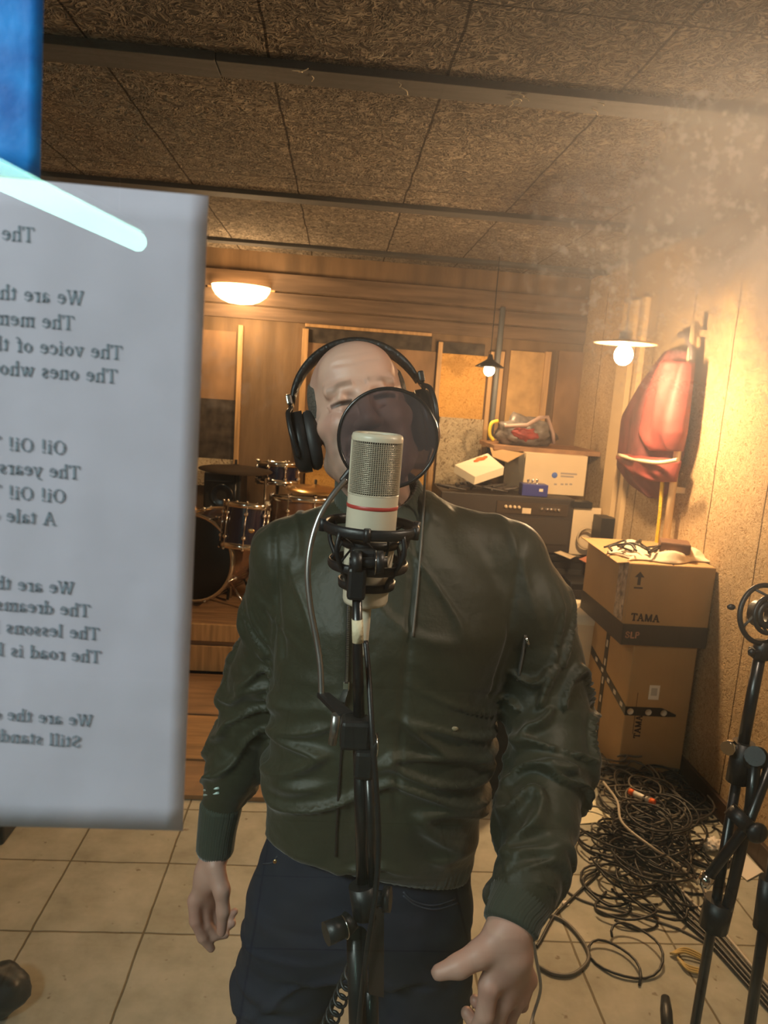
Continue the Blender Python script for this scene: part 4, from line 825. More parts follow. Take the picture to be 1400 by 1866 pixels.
q = MB(); q.tube([P(1312, 1640, SY-.005), P(1300, 1690, SY-.005)], .024, 12); q.build('leg_hub', m_black, st)
zb_ = P(1264, 1885, SY).z
for k, dv in enumerate(((-.05, .32), (.30, -.1), (-.2, -.22))):
    e = Vector((P(1264, 1885, SY).x, SY, zb_))
    o_ = MB().tube([e, Vector((e.x+dv[0], e.y+dv[1], .012))], .008, 10).build('leg', m_blackmetal, st)
# shock mount
sc0 = P(1391, 1119, SY); R1 = .047; ax = Vector((.25, -1, .15)).normalized()
sm = thing('shock_mount', 'round black shock mount on the right stand holding no microphone', 'shock mount', P(1385, 1190, SY))
MB().ring(sc0, ax, R1, .0042, 48, 10).build('outer_ring', m_black, sm); MB().ring(sc0+ax*.012, ax, R1*.62, .0036, 40, 10).build('inner_ring', m_black, sm)
MB().lathe([(.014, -.012), (.022, -.012), (.022, .014), (.014, .014)], sc0, ax, 30, True, True).build('clamp_ring', m_black, sm)
u_ = ax.orthogonal().normalized(); v_ = ax.cross(u_)
for k in range(4):
    t = PI/4+k*PI/2; d = u_*math.cos(t)+v_*math.sin(t); d2 = u_*math.cos(t+.5)+v_*math.sin(t+.5)
    q = MB(); q.tube([sc0+d2*R1, sc0+d*R1*.62+ax*.012, sc0+d*R1*.4], .0022, 8); q.build('elastic', mat('elastic cord', (.05, .045, .04), .7), sm)
MB().sphere(P(1333, 1106, SY), .005, (1.4, 1, 1)).build('ring_knob', m_black, sm)
q = MB(); q.tube([P(1390, 1168, SY), P(1386, 1200, SY)], .013, 12); q.box(P(1388, 1190, SY), (.036, .022, .016), None, .003); q.sphere(P(1370, 1188, SY-.01), .006); q.build('swivel', m_black, sm)
# second stand at the right edge
q_ = thing('black_stand', 'black stand pole cut off by the lower right corner', 'stand', G(1372, 1866, 0)*1.0)
a_ = P(1412, 1560, .98); b_ = P(1362, 1900, .98); q_.location = (b_.x, b_.y, 0)
MB().tube([a_, b_], .0085, 12).build('pole', m_blackmetal, q_)
MB().tube([P(1400, 1600, .98), P(1388, 1690, .98)], .0125, 12).build('sleeve', m_black, q_)
MB().lathe([(0, .02), (.02, .02), (.11, .008), (.115, 0), (0, 0)], (b_.x, b_.y, 0), (0, 0, 1), 24).build('base', m_blackmetal, q_)
MB().tube([b_, Vector((b_.x, b_.y, .01))], .0085, 12).build('lower_pole', m_blackmetal, q_)
# handheld mic on the floor standing up near the bottom edge
e0 = G(1213, 1818, .06)
q = thing('lying_stand', 'dark rounded rubber foot sticking up at the bottom right of the floor', 'stand foot', (e0.x, e0.y, 0))
e1_ = G(1228, 2060, .03)
MB().tube([e0, e0.lerp(e1_, .12), e0.lerp(e1_, .4)], [.012, .0165, .0155], 14).build('rubber_foot', m_black, q); MB().tube([e0.lerp(e1_, .4), e1_], .013, 12).build('leg_tube', m_blackmetal, q)
# ------------------------------------------------------------------ studio microphone, mount, stand, pop screen
m_mic = mat('cream microphone enamel', (.60, .53, .41), .35, var=.03); m_redm = mat('red stripe', (.42, .05, .04), .4); m_wire = mat('mic grille wire', (.52, .46, .36), .35, metal=.6)
MY = .87
ma, mb_ = P(689, 789, MY), P(665, 1100, MY); ax = (ma-mb_).normalized(); ML = (ma-mb_).length; MR = .0303
mic = thing('studio_microphone', 'cream large diaphragm studio microphone with red stripe before the singer', 'microphone', mb_)
def mh(t): return mb_+ax*ML*t
g0, g1, s0 = ML*.655, ML*.955, ML*.585
MB().lathe([(0, 0), (.022, 0), (.026, .002), (.0275, .006), (.0285, ML*.2), (MR, ML*.32), (MR, g0)], mb_, ax, 48).build('body', m_mic, mic)
MB().lathe([(MR+.0004, s0-.0022), (MR+.0006, s0-.002), (MR+.0006, s0+.002), (MR+.0004, s0+.0022)], mb_, ax, 48).build('red_stripe', m_redm, mic)
MB().lathe([(MR, g0-.001), (MR, g0), (MR-.002, g0+.001)], mb_, ax, 48).build('seam_ring', m_mic, mic)
q = MB().lathe([(MR, g1), (MR+.0003, ML*.975), (MR-.001, ML*.993), (MR-.004, ML), (MR-.008, ML-.0005), (MR-.008, ML-.003)], mb_, ax, 48)
q.build('top_cap', m_mic, mic)
MB().lathe([(0, g0-.002), (MR-.004, g0-.002), (MR-.004, ML-.004), (0, ML-.003)], mb_, ax, 40).build('inner_screen', mat('dark inside', (.05, .045, .04), .6), mic)
u_ = Vector((1, 0, 0)); u_ = (u_-ax*u_.dot(ax)).normalized(); v_ = ax.cross(u_)
q = MB(); nr = 27
for k in range(nr):
    h = g0+.002+(g1-g0-.004)*(k+.5)/nr; q.ring(mb_+ax*h, ax, MR-.0014, .00062, 64, 5)
for k in range(70):
    t = 2*PI*k/70; d = u_*math.cos(t)+v_*math.sin(t); q.tube([mb_+ax*g0+d*(MR-.0012), mb_+ax*g1+d*(MR-.0012)], .00062, 5, False)
q.build('grille', m_wire, mic)
q = MB()
for k in range(-9, 10):
    w_ = math.sqrt(max(0, (MR-.008)**2-(k*.0024)**2))
    for A_, B_ in ((u_, v_), (v_, u_)): q.tube([mb_+ax*(ML-.0028)+A_*k*.0024-B_*w_, mb_+ax*(ML-.0028)+A_*k*.0024+B_*w_], .0005, 5, False)
q.build('top_mesh', m_wire, mic)
# cream posts framing the grille left and right
q = MB()
for t in (0, PI):
    for dt in (-.12, -.06, 0, .06, .12):
        d = u_*math.cos(t+dt)+v_*math.sin(t+dt); q.tube([mb_+ax*g0+d*(MR-.001), mb_+ax*g1+d*(MR-.001)], .0014, 6, False)
q.build('grille_post', m_mic, mic)
pl0 = mb_+v_*0; MB().lathe([(0, 0), (.0075, 0), (.0085, -.004), (.0085, -.03), (.0078, -.062), (.006, -.066), (0, -.066)], mb_, ax, 24).build('plug', m_mic, mic)
# shock mount of the microphone
sm = thing('spider_mount', 'black spider shock mount with elastic cords cradling the cream microphone', 'shock mount', mh(.3))
ca, cl_, cm_ = mh(.46), mh(.13), mh(.36)
MB().ring(ca, ax, .0555, .0035, 56, 10, 1.9).build('outer_ring', m_black, sm)
MB().ring(ca-ax*.045, ax, .046, .003, 56, 10, 1.9).build('outer_ring', m_black, sm)
MB().lathe([(MR+.0008, -.005), (MR+.0045, -.005), (MR+.005, .005), (MR+.0008, .005)], ca-ax*.018, ax, 40, True, True).build('clamp_ring', m_black, sm)
MB().lathe([(.0292, -.005), (.034, -.005), (.035, .004), (.0292, .004)], cl_, ax, 40, True, True).build('clamp_ring', m_black, sm)
q = MB()
for k in range(10):
    t = 2*PI*k/10; d = u_*math.cos(t)+v_*math.sin(t); d2 = u_*math.cos(t+.35)+v_*math.sin(t+.35)
    q.tube([ca+d*.055, ca-ax*.018+d2*(MR+.004), ca-ax*.045+d*.046], .0016, 7)
q.build('elastic', mat('black elastic', (.016, .015, .015), .7), sm)
q = MB()
for t in (.6, 2.5, 4.0, 5.4):
    d = u_*math.cos(t)+v_*math.sin(t); q.tube(smooth_path([ca+d*.056, ca-ax*.022+d*.06, ca-ax*.045+d*.048, cl_+ax*.01+d*.038, cl_+d*.035], 4), .003, 8)
q.build('strut', m_black, sm)
for t in (.2, 1.4, 3.3, 4.6, 5.8):
    d = u_*math.cos(t)+v_*math.sin(t); MB().tube([ca+d*.058-ax*.007, ca+d*.058+ax*.008], .0042, 10).build('cord_clip', m_black, sm)
SWY = MY-.052
q = MB(); q.tube([P(637, 1026, SWY), P(706, 1024, SWY)], .0065, 14); q.build('swivel_axle', m_black, sm)
q = MB(); q.tube([P(683, 1025, SWY), P(699, 1025, SWY)], .0135, 20); q.build('swivel_knob', m_black, sm)
MB().ring(P(684, 1025, SWY), (1, 0, 0), .0137, .0007, 30, 6).build('chrome_ring', m_chrome, sm)
q = MB(); q.box(P(650, 1062, SWY), (.021, .020, .038), None, .004); q.tube([P(641, 1025, SWY), P(659, 1025, SWY)], .0135, 20); q.build('swivel_block', m_black, sm)
q = MB(); q.box((P(662, 1008, SWY+.02)), (.03, .03, .014), None, .004); q.build('bracket', m_black, sm)
# stand
bs = thing('microphone_boom_stand', 'black microphone stand with tape band in front of the singer', 'microphone stand', (P(665, 1866, .80).x, .80, 0))
tA, tB = P(651, 1088, SWY), P(655, 1330, .815)
MB().tube([tA, P(652, 1200, SWY), tB], [.0058, .0062, .007], 14).build('upper_pole', m_blackmetal, bs)
MB().tube([P(651.5, 1128, SWY), P(652.5, 1170, SWY)], .0068, 14).build('tape_band', mat('cream tape', (.72, .62, .42), .6, bump=.3, bscale=150), bs)
q = MB(); q.box(P(648, 1334, .81), (.036, .028, .036), None, .005); q.box(P(664, 1388, .805), (.024, .026, .036), None, .005); q.build('clamp_body', m_black, bs)
q = MB(); q.tube([P(676, 1356, .80), P(688, 1357, .80)], .0135, 20); q.build('clamp_knob', m_black, bs); MB().ring(P(683, 1357, .80), (1, .2, 0), .0137, .001, 28, 6).build('chrome_ring', m_chrome, bs)
MB().tube([tB, P(662, 1625, .81)], .0082, 16).build('pole', m_blackmetal, bs)
MB().tube([P(672, 1410, .80), P(680, 1620, .80)], .0052, 12).build('guide_rod', m_blackmetal, bs)
q = MB(); q.tube([P(660, 1612, .805), P(668, 1668, .80)], .0165, 16); q.tube([P(672, 1636, .80), P(702, 1638, .795)], .009, 12); q.build('clutch', m_black, bs)
q = MB(); q.tube([P(699, 1638, .795), P(712, 1639, .793)], .0145, 18); q.build('clutch_knob', m_black, bs)
q = MB(); q.tube([P(640, 1676, .795), P(622, 1696, .785)], .0125, 16); q.tube([P(628, 1688, .785), P(594, 1702, .775)], [.0125, .0135], 18); q.build('tilt_knob', m_black, bs)
MB().ring(P(628, 1690, .784), (P(594, 1702, .775)-P(628, 1688, .785)), .0128, .0008, 28, 6).build('chrome_ring', m_chrome, bs)
q = MB(); q.hexa([P(672, 1655, .79), P(700, 1655, .79), P(700, 1818, .78), P(672, 1812, .78)], [P(672, 1655, .80), P(700, 1655, .80), P(700, 1818, .79), P(672, 1812, .79)]); q.build('flat_bar', mat('dark plate', (.035, .022, .016), .35), bs)
zb = P(663, 1900, .80); 
MB().tube([P(650, 1700, .802), P(655, 1900, .80), Vector((P(655, 1900, .8).x, .80, .03))], .0125, 16).build('lower_pole', m_blackmetal, bs)
MB().tube([P(676, 1800, .80), P(678, 1900, .80), Vector((P(678, 1900, .8).x, .80, .03))], .009, 12).build('lower_pole', m_blackmetal, bs)
MB().lathe([(0, .03), (.02, .03), (.13, .012), (.135, 0), (0, 0)], (P(663, 1900, .8).x, .80, 0), (0, 0, 1), 32).build('base', m_blackmetal, bs)
q = MB().tube(smooth_path([P(666, 1168, .85), P(672, 1230, .83), P(678, 1330, .795), P(686, 1440, .785), P(690, 1540, .785), P(683, 1640, .775), P(668, 1740, .775), P(655, 1860, .78), P(650, 1960, .78)], 8), .0034, 9); tag(q.build('microphone_cable', m_black, None, True), 'black microphone cable running down the right side of the centre stand', 'cable')
q = MB(); pts = []
A_, B_ = P(645, 1762, .86), P(592, 1885, .86)
for i in range(220):
    t = i/219; p = A_.lerp(B_, t); an = t*2*PI*8; pts.append(p+Vector((math.cos(an)*.0095, math.sin(an)*.0095, math.sin(an)*.004)))
q.tube(pts, .0021, 6); tag(q.build('coiled_cord', m_black, None, True), 'black spiral cord hanging left of the stand foot', 'cord')
# pop screen
pf_ = thing('pop_filter', 'round black mesh pop screen on a gooseneck between microphone and face', 'pop filter', P(615, 1320, .86))
PC = P(707, 799, .985); pax = Vector((.10, 1, -.03)).normalized(); PR = .0655
m_pring = mat('pop ring', (.012, .012, .013), .22)
MB().ring(PC, pax, PR, .0026, 64, 10).build('hoop', m_pring, pf_)
m_mesh = mat('nylon mesh', (.035, .028, .032), .7)
nt = m_mesh.node_tree; tr = nd(nt, 'ShaderNodeBsdfTransparent'); tr.inputs[0].default_value = (.80, .76, .8, 1); mx = nd(nt, 'ShaderNodeMixShader'); mx.inputs[0].default_value = .52
nt.links.new(tr.outputs[0], mx.inputs[1]); nt.links.new(nt.nodes['Principled BSDF'].outputs[0], mx.inputs[2]); nt.links.new(mx.outputs[0], nt.nodes['Material Output'].inputs['Surface'])
MB().lathe([(0, .0008), (PR, .0008)], PC, pax, 48).build('mesh_screen', m_mesh, pf_)
MB().lathe([(0, -.0018), (PR, -.0018)], PC, pax, 48).build('mesh_screen', m_mesh, pf_)
q = MB(); q.box(P(633, 868, .975), (.012, .012, .022), Matrix.Rotation(.6, 3, 'Y'), .003); q.build('hoop_joint', m_black, pf_)
m_goose = mat('ribbed chrome', (.35, .34, .33), .3, metal=.9)
gp = smooth_path([P(630, 874, .965), P(606, 903, .955), P(583, 940, .945), P(567, 990, .935), P(561, 1045, .925), P(566, 1105, .915), P(577, 1165, .905), P(584, 1215, .895), P(586, 1266, .885)], 40)
q = MB().tube(gp, [.0037 if i % 2 else .0043 for i in range(len(gp))], 10); q.build('gooseneck', m_goose, pf_)
q = MB(); a = P(580, 1266, .885); b = P(643, 1300, .825); 
q.hexa([P(578, 1262, .885), P(600, 1262, .885), P(645, 1298, .83), P(618, 1302, .83)], [v-Vector((0, 0, .006)) for v in (P(578, 1262, .885), P(600, 1262, .885), P(645, 1298, .83), P(618, 1302, .83))]); q.build('clamp_bracket', m_black, pf_)
q = MB(); q.tube([P(613, 1302, .832), P(606, 1355, .835)], .0055, 10); q.build('clamp_screw', m_goose, pf_)
# ------------------------------------------------------------------ implicit surface modelling for the figure
def surface_nets(F, xs, ys, zs):
    s = F < 0; nx, ny, nz = F.shape
    c = np.zeros((nx-1, ny-1, nz-1), np.uint8)
    for dx in (0, 1):
        for dy in (0, 1):
            for dz in (0, 1): c += s[dx:nx-1+dx, dy:ny-1+dy, dz:nz-1+dz]
    act = (c > 0) & (c < 8); I, J, K = np.nonzero(act); idx = -np.ones(act.shape, np.int32); idx[I, J, K] = np.arange(len(I))
    pos = np.zeros((len(I), 3)); cnt = np.zeros(len(I))
    co = [(a, b, d) for a in (0, 1) for b in (0, 1) for d in (0, 1)]
    for a in co:
        for ax_ in range(3):
            if a[ax_]: continue
            b = list(a); b[ax_] = 1
            fa = F[I+a[0], J+a[1], K+a[2]]; fb = F[I+b[0], J+b[1], K+b[2]]; m = (fa < 0) != (fb < 0)
            t = np.where(m, fa/(fa-fb+1e-12), 0)
            pa = np.stack([xs[I+a[0]], ys[J+a[1]], zs[K+a[2]]], 1); pb = np.stack([xs[I+b[0]], ys[J+b[1]], zs[K+b[2]]], 1)
            pos += (pa+(pb-pa)*t[:, None])*m[:, None]; cnt += m
    pos /= cnt[:, None]; quads = []
    e = s[:-1, 1:-1, 1:-1] != s[1:, 1:-1, 1:-1]; i, j, k = np.nonzero(e); j += 1; k += 1; fl = s[i, j, k]
    Q = np.stack([idx[i, j-1, k-1], idx[i, j, k-1], idx[i, j, k], idx[i, j-1, k]], 1); Q[~fl] = Q[~fl][:, ::-1]; quads.append(Q)
    e = s[1:-1, :-1, 1:-1] != s[1:-1, 1:, 1:-1]; i, j, k = np.nonzero(e); i += 1; k += 1; fl = s[i, j, k]
    Q = np.stack([idx[i-1, j, k-1], idx[i-1, j, k], idx[i, j, k], idx[i, j, k-1]], 1); Q[~fl] = Q[~fl][:, ::-1]; quads.append(Q)
    e = s[1:-1, 1:-1, :-1] != s[1:-1, 1:-1, 1:]; i, j, k = np.nonzero(e); i += 1; j += 1; fl = s[i, j, k]
    Q = np.stack([idx[i-1, j-1, k], idx[i, j-1, k], idx[i, j, k], idx[i-1, j, k]], 1); Q[~fl] = Q[~fl][:, ::-1]; quads.append(Q)
    return pos, np.concatenate(quads)
def axis_lines(lo, hi, h, dense=()):
    out = [lo]; 
    while out[-1] < hi:
        p = out[-1]; st = h
        for a, b, d in dense:
            if a <= p < b: st = min(st, d)
        out.append(p+st)
    return np.array(out)
class Field:
    def __init__(s, xs, ys, zs): s.xs, s.ys, s.zs = xs, ys, zs; s.F = np.full((len(xs), len(ys), len(zs)), 1., np.float32)
    def apply(s, fn, lo, hi, k, sub=False, inter=False):
        pad = k+.03; sl = []
        for ax_, l, h in ((s.xs, lo[0], hi[0]), (s.ys, lo[1], hi[1]), (s.zs, lo[2], hi[2])):
            a = max(0, np.searchsorted(ax_, l-pad)-1); b = min(len(ax_), np.searchsorted(ax_, h+pad)+1); sl.append(slice(a, b))
        if any(q.stop <= q.start for q in sl): return
        X, Y, Z = np.meshgrid(s.xs[sl[0]], s.ys[sl[1]], s.zs[sl[2]], indexing='ij', sparse=True)
        d = fn(X, Y, Z).astype(np.float32); A = s.F[tuple(sl)]
        if sub:
            d = -d
            h = np.clip(.5-.5*(A-d)/k, 0, 1); s.F[tuple(sl)] = A*(1-h)+d*h+k*h*(1-h)
        else:
            h = np.clip(.5+.5*(A-d)/k, 0, 1); s.F[tuple(sl)] = A*(1-h)+d*h-k*h*(1-h)
    def cap(s, a, b, ra, rb, k=.015, sub=False):
        a = np.array(a, float); b = np.array(b, float); ab = b-a; L2 = ab@ab+1e-12; R = max(ra, rb)
        def fn(X, Y, Z):
            t = np.clip(((X-a[0])*ab[0]+(Y-a[1])*ab[1]+(Z-a[2])*ab[2])/L2, 0, 1)
            return np.sqrt((X-a[0]-t*ab[0])**2+(Y-a[1]-t*ab[1])**2+(Z-a[2]-t*ab[2])**2)-(ra+(rb-ra)*t)
        s.apply(fn, np.minimum(a, b)-R, np.maximum(a, b)+R, k, sub)
    def ell(s, c, r, k=.015, R=None, sub=False):
        c = np.array(c, float); r = np.array(r, float); Rm = np.eye(3) if R is None else np.array(R); m = max(r)
        def fn(X, Y, Z):
            x, y, z = X-c[0], Y-c[1], Z-c[2]
            u = [Rm[0, i]*x+Rm[1, i]*y+Rm[2, i]*z for i in range(3)]
            k0 = np.sqrt((u[0]/r[0])**2+(u[1]/r[1])**2+(u[2]/r[2])**2); k1 = np.sqrt((u[0]/r[0]**2)**2+(u[1]/r[1]**2)**2+(u[2]/r[2]**2)**2)+1e-9
            return k0*(k0-1)/k1
        s.apply(fn, c-m, c+m, k, sub)
    def chain(s, pts, rs, k=.015):
        for i in range(len(pts)-1): s.cap(pts[i], pts[i+1], rs[i], rs[i+1], k)
    def sections(s, secs, k=.02, n=2.3, zlo=None, zhi=None):
        """stack of super-ellipse sections: (z, cx, cy, rx, ry)"""
        S_ = np.array(sorted(secs)); 
        def fn(X, Y, Z):
            z = np.clip(Z, S_[0, 0], S_[-1, 0]); g = [np.interp(z, S_[:, 0], S_[:, i]) for i in (1, 2, 3, 4)]
            q = (np.abs((X-g[0])/g[2])**n+np.abs((Y-g[1])/g[3])**n)**(1/n); d = (q-1)*np.minimum(g[2], g[3])
            dz = np.maximum(S_[0, 0]-Z, Z-S_[-1, 0]); return np.where(dz > 0, np.sqrt(np.maximum(d, 0)**2+dz**2), np.maximum(d, dz*.7))
        s.apply(fn, (min(S_[:, 1]-S_[:, 3]), min(S_[:, 2]-S_[:, 4]), S_[0, 0]), (max(S_[:, 1]+S_[:, 3]), max(S_[:, 2]+S_[:, 4]), S_[-1, 0]), k)
    def cut(s, p, nrm):
        """keep only the half space behind the plane (p, nrm)"""
        X, Y, Z = np.meshgrid(s.xs, s.ys, s.zs, indexing='ij', sparse=True); nrm = np.array(nrm, float); nrm /= np.linalg.norm(nrm)
        s.F = np.maximum(s.F, ((X-p[0])*nrm[0]+(Y-p[1])*nrm[1]+(Z-p[2])*nrm[2]).astype(np.float32))
    def mesh(s): return surface_nets(s.F, s.xs, s.ys, s.zs)
def make_obj(name, pos, quads, m, parent=None, colors=None):
    me = bpy.data.meshes.new(name); off = np.array(wloc(parent)) if parent is not None else np.zeros(3)
    me.from_pydata((pos-off).tolist(), [], quads.tolist()); me.polygons.foreach_set('use_smooth', [True]*len(me.polygons))
    if colors is not None:
        at = me.color_attributes.new('Col', 'FLOAT_COLOR', 'POINT'); at.data.foreach_set('color', np.concatenate([colors, np.ones((len(colors), 1))], 1).astype(np.float32).ravel())
    me.materials.append(m); o = bpy.data.objects.new(name, me); COL.objects.link(o)
    if parent is not None: o.parent = parent
    return o
def vnormals(pos, quads):
    n = np.cross(pos[quads[:, 2]]-pos[quads[:, 0]], pos[quads[:, 3]]-pos[quads[:, 1]]); N = np.zeros_like(pos)
    for i in range(4): np.add.at(N, quads[:, i], n)
    return N/(np.linalg.norm(N, axis=1)[:, None]+1e-12)
def relax(pos, quads, it=2, lam=.5):
    for _ in range(it):
        A = np.zeros_like(pos); c = np.zeros(len(pos))
        for i in range(4):
            for j in (1, 3):
                np.add.at(A, quads[:, i], pos[quads[:, (i+j) % 4]]); np.add.at(c, quads[:, i], 1)
        pos = pos*(1-lam)+lam*A/c[:, None]
    return pos
def nz(p, f=(1, 1, 1), seed=0.):
    f = np.array(f); return np.array([noise.noise(Vector(q)) for q in (p*f+seed)])
# ------------------------------------------------------------------ the singer
HC = P(659, 757, 1.17)
RH = Matrix.Rotation(-math.radians(14), 3, 'Y') @ Matrix.Rotation(math.radians(3), 3, 'Z') @ Matrix.Rotation(-math.radians(17), 3, 'X')
def HL(x, y, z): return np.array(HC+RH @ Vector((x, y, z)))
RHn = [[RH[i][j] for j in range(3)] for i in range(3)]
def pw(px, py, Y): return np.array(P(px, py, Y))
ax_ = axis_lines
xs = ax_(-.34, .60, .0045, ((HC.x-.10, HC.x+.115, .0017), (-.24, -.08, .0034), (.22, .42, .0034)))
ys = ax_(.62, 1.42, .0055, ((HC.y-.135, HC.y-.045, .0017), (.76, 1.32, .0038)))
zs = ax_(-.01, 1.79, .0065, ((HC.z-.13, 1.79, .0017), (.50, .98, .0034)))
B = Field(xs, ys, zs)
hp = dict()
def head(f, k0=.02):
    f.ell(HL(0, .018, .032), (.0765, .094, .090), k0, RHn)
    f.ell(HL(0, -.022, -.040), (.064, .070, .085), .03, RHn)
    f.ell(HL(0, -.035, -.088), (.050, .052, .036), .03, RHn)
    f.ell(HL(0, -.082, -.106), (.020, .016, .016), .02, RHn)
    f.ell(HL(0, -.058, .055), (.052, .032, .040), .03, RHn)
    for s in (-1, 1):
        f.cap(HL(s*.012, -.088, .018), HL(s*.046, -.074, .024), .010, .008, .014)
        f.cap(HL(s*.036, -.072, -.028), HL(s*.056, -.045, -.022), .022, .016, .02)
        f.cap(HL(s*.042, -.058, -.062), HL(s*.030, -.062, -.085), .020, .016, .02)
        f.cap(HL(s*.058, -.02, -.075), HL(s*.028, -.068, -.104), .013, .012, .025)
        f.ell(HL(s*.032, -.102, .0), (.019, .011, .009), .014, RHn, sub=True)
        f.ell(HL(s*.032, -.0735, -.001), (.0155, .0135, .013), .004, RHn)
        # squinting lids, crow's feet and eye bag
        f.cap(HL(s*.017, -.084, .0035), HL(s*.032, -.0885, .0065), .0042, .0052, .004); f.cap(HL(s*.032, -.0885, .0065), HL(s*.050, -.078, .001), .0052, .004, .004)
        f.cap(HL(s*.018, -.083, -.006), HL(s*.033, -.0865, -.0085), .0035, .0045, .004); f.cap(HL(s*.033, -.0865, -.0085), HL(s*.049, -.077, -.004), .0045, .0032, .004)
        f.cap(HL(s*.050, -.0755, -.001), HL(s*.060, -.066, -.006), .0024, .0015, .003, sub=True)
        f.cap(HL(s*.051, -.075, .003), HL(s*.062, -.064, .006), .0024, .0015, .003, sub=True)
        f.cap(HL(s*.022, -.0885, -.0165), HL(s*.044, -.0835, -.0175), .0024, .002, .004, sub=True)
        f.cap(HL(s*.006, -.098, .020), HL(s*.0085, -.0955, .044), .0032, .002, .004, sub=True)
        f.cap(HL(s*.014, -.097, .030), HL(s*.020, -.0945, .046), .0026, .0015, .005, sub=True)
        f.cap(HL(s*.013, -.092, .0195), HL(s*.028, -.0905, .0175), .0035, .0045, .010)
        f.cap(HL(s*.018, -.099, -.040), HL(s*.036, -.080, -.075), .0022, .002, .008, sub=True)
        f.ell(HL(s*.0135, -.103, -.040), (.0085, .010, .008), .005, RHn)
        f.ell(HL(s*.0065, -.113, -.047), (.0034, .006, .004), .003, RHn, sub=True)
        f.ell(HL(s*.077, .010, -.012), (.008, .020, .031), .008, RHn)
    f.cap(HL(0, -.090, .010), HL(0, -.112, -.032), .0085, .0105, .012)
    f.ell(HL(0, -.116, -.038), (.0115, .011, .010), .008, RHn)
    for zz, ww in ((.060, .034), (.074, .036)):
        f.cap(HL(-ww, -.086, zz), HL(0, -.0945, zz-.004), .0008, .0014, .006, sub=True); f.cap(HL(0, -.0945, zz-.004), HL(ww, -.086, zz), .0014, .0008, .006, sub=True)
    f.cap(HL(-.022, -.086, -.060), HL(.022, -.086, -.060), .007, .007, .008); f.cap(HL(-.020, -.082, -.092), HL(.020, -.082, -.092), .007, .007, .008)
    f.ell(HL(0, -.092, -.076), (.021, .026, .012), .006, RHn, sub=True)
head(B)
TORSO = [(.80, .105, 1.17, .135, .095), (.90, .10, 1.17, .135, .09), (1.0, .10, 1.165, .14, .095), (1.15, .105, 1.165, .145, .10), (1.28, .113, 1.17, .15, .10), (1.38, .115, 1.18, .15, .085), (1.44, .115, 1.19, .12, .08)]
B.sections(TORSO, .03)
B.cap((.098, 1.20, 1.40), HL(0, .028, -.06), .056, .056, .03)
SA, EA, WA = pw(520, 1020, 1.21), pw(446, 1268, 1.27), pw(392, 1552, 1.25)
SB, EB, WB = pw(935, 1030, 1.19), pw(1002, 1295, 1.13), pw(930, 1692, .86)
B.chain([(.03, 1.2, 1.42), SA, EA, WA], [.05, .036, .030, .024], .03); B.chain([(.2, 1.2, 1.42), SB, EB, WB], [.05, .036, .030, .025], .03)
# hand at the photo's left: relaxed, thumb in front
def fing(f, pts, rs, k=.0045): f.chain([pw(*p) for p in pts], rs, k)
Ya = 1.24
B.chain([WA, pw(380, 1600, Ya)], [.025, .026], .012)
for x, y, dy, r in ((356, 1642, -.004, .013), (372, 1650, .008, .0135), (388, 1652, .022, .013), (398, 1645, .036, .012)):
    B.cap(pw(382, 1590, Ya), pw(x, y, Ya+dy), .020, r, .012)
fing(B, [(354, 1640, Ya-.006), (356, 1678, Ya-.012), (369, 1708, Ya-.010), (385, 1728, Ya-.004)], [.0125, .0108, .0095, .0078])
fing(B, [(372, 1648, Ya+.008), (376, 1684, Ya+.002), (392, 1704, Ya+.004), (411, 1703, Ya+.010)], [.0125, .0108, .0092, .0078])
fing(B, [(387, 1650, Ya+.022), (394, 1682, Ya+.018), (408, 1692, Ya+.022), (424, 1682, Ya+.028)], [.012, .0105, .009, .0076])
fing(B, [(398, 1642, Ya+.036), (408, 1665, Ya+.034), (418, 1670, Ya+.036), (428, 1661, Ya+.04)], [.0105, .009, .008, .0068])
B.chain([pw(392, 1578, Ya-.012), pw(404, 1622, Ya-.030), pw(407, 1660, Ya-.036), pw(404, 1698, Ya-.036)], [.018, .0145, .0115, .0088], .008)
# hand at the photo's right: nearer the camera, thumb pointing left
Yb = .855
B.chain([WB, pw(925, 1735, Yb)], [.029, .031], .015)
KN = [((892, 1797), -.018, .0145), ((918, 1822), -.004, .0150), ((945, 1815), .010, .0145), ((963, 1785), .022, .0130)]
for (x, y), dy, r in KN: B.cap(pw(928, 1735, Yb), pw(x, y, Yb+dy), .023, r, .014)
fing(B, [(892, 1795, Yb-.018), (884, 1848, Yb-.022), (866, 1885, Yb-.012), (846, 1892, Yb)], [.0138, .012, .0105, .009])
fing(B, [(918, 1820, Yb-.004), (902, 1868, Yb-.002), (872, 1872, Yb+.018), (851, 1846, Yb+.028)], [.0138, .012, .0105, .009])
fing(B, [(945, 1813, Yb+.010), (926, 1858, Yb+.018), (893, 1850, Yb+.036), (866, 1823, Yb+.044)], [.013, .0115, .0098, .0082])
fing(B, [(963, 1784, Yb+.022), (950, 1830, Yb+.034), (920, 1832, Yb+.052), (890, 1808, Yb+.058)], [.0115, .010, .0088, .0075])
B.chain([pw(908, 1712, Yb-.004), pw(872, 1740, Yb-.014), pw(838, 1760, Yb-.020), pw(800, 1772, Yb-.022)], [.022, .0150, .0132, .0105], .012)
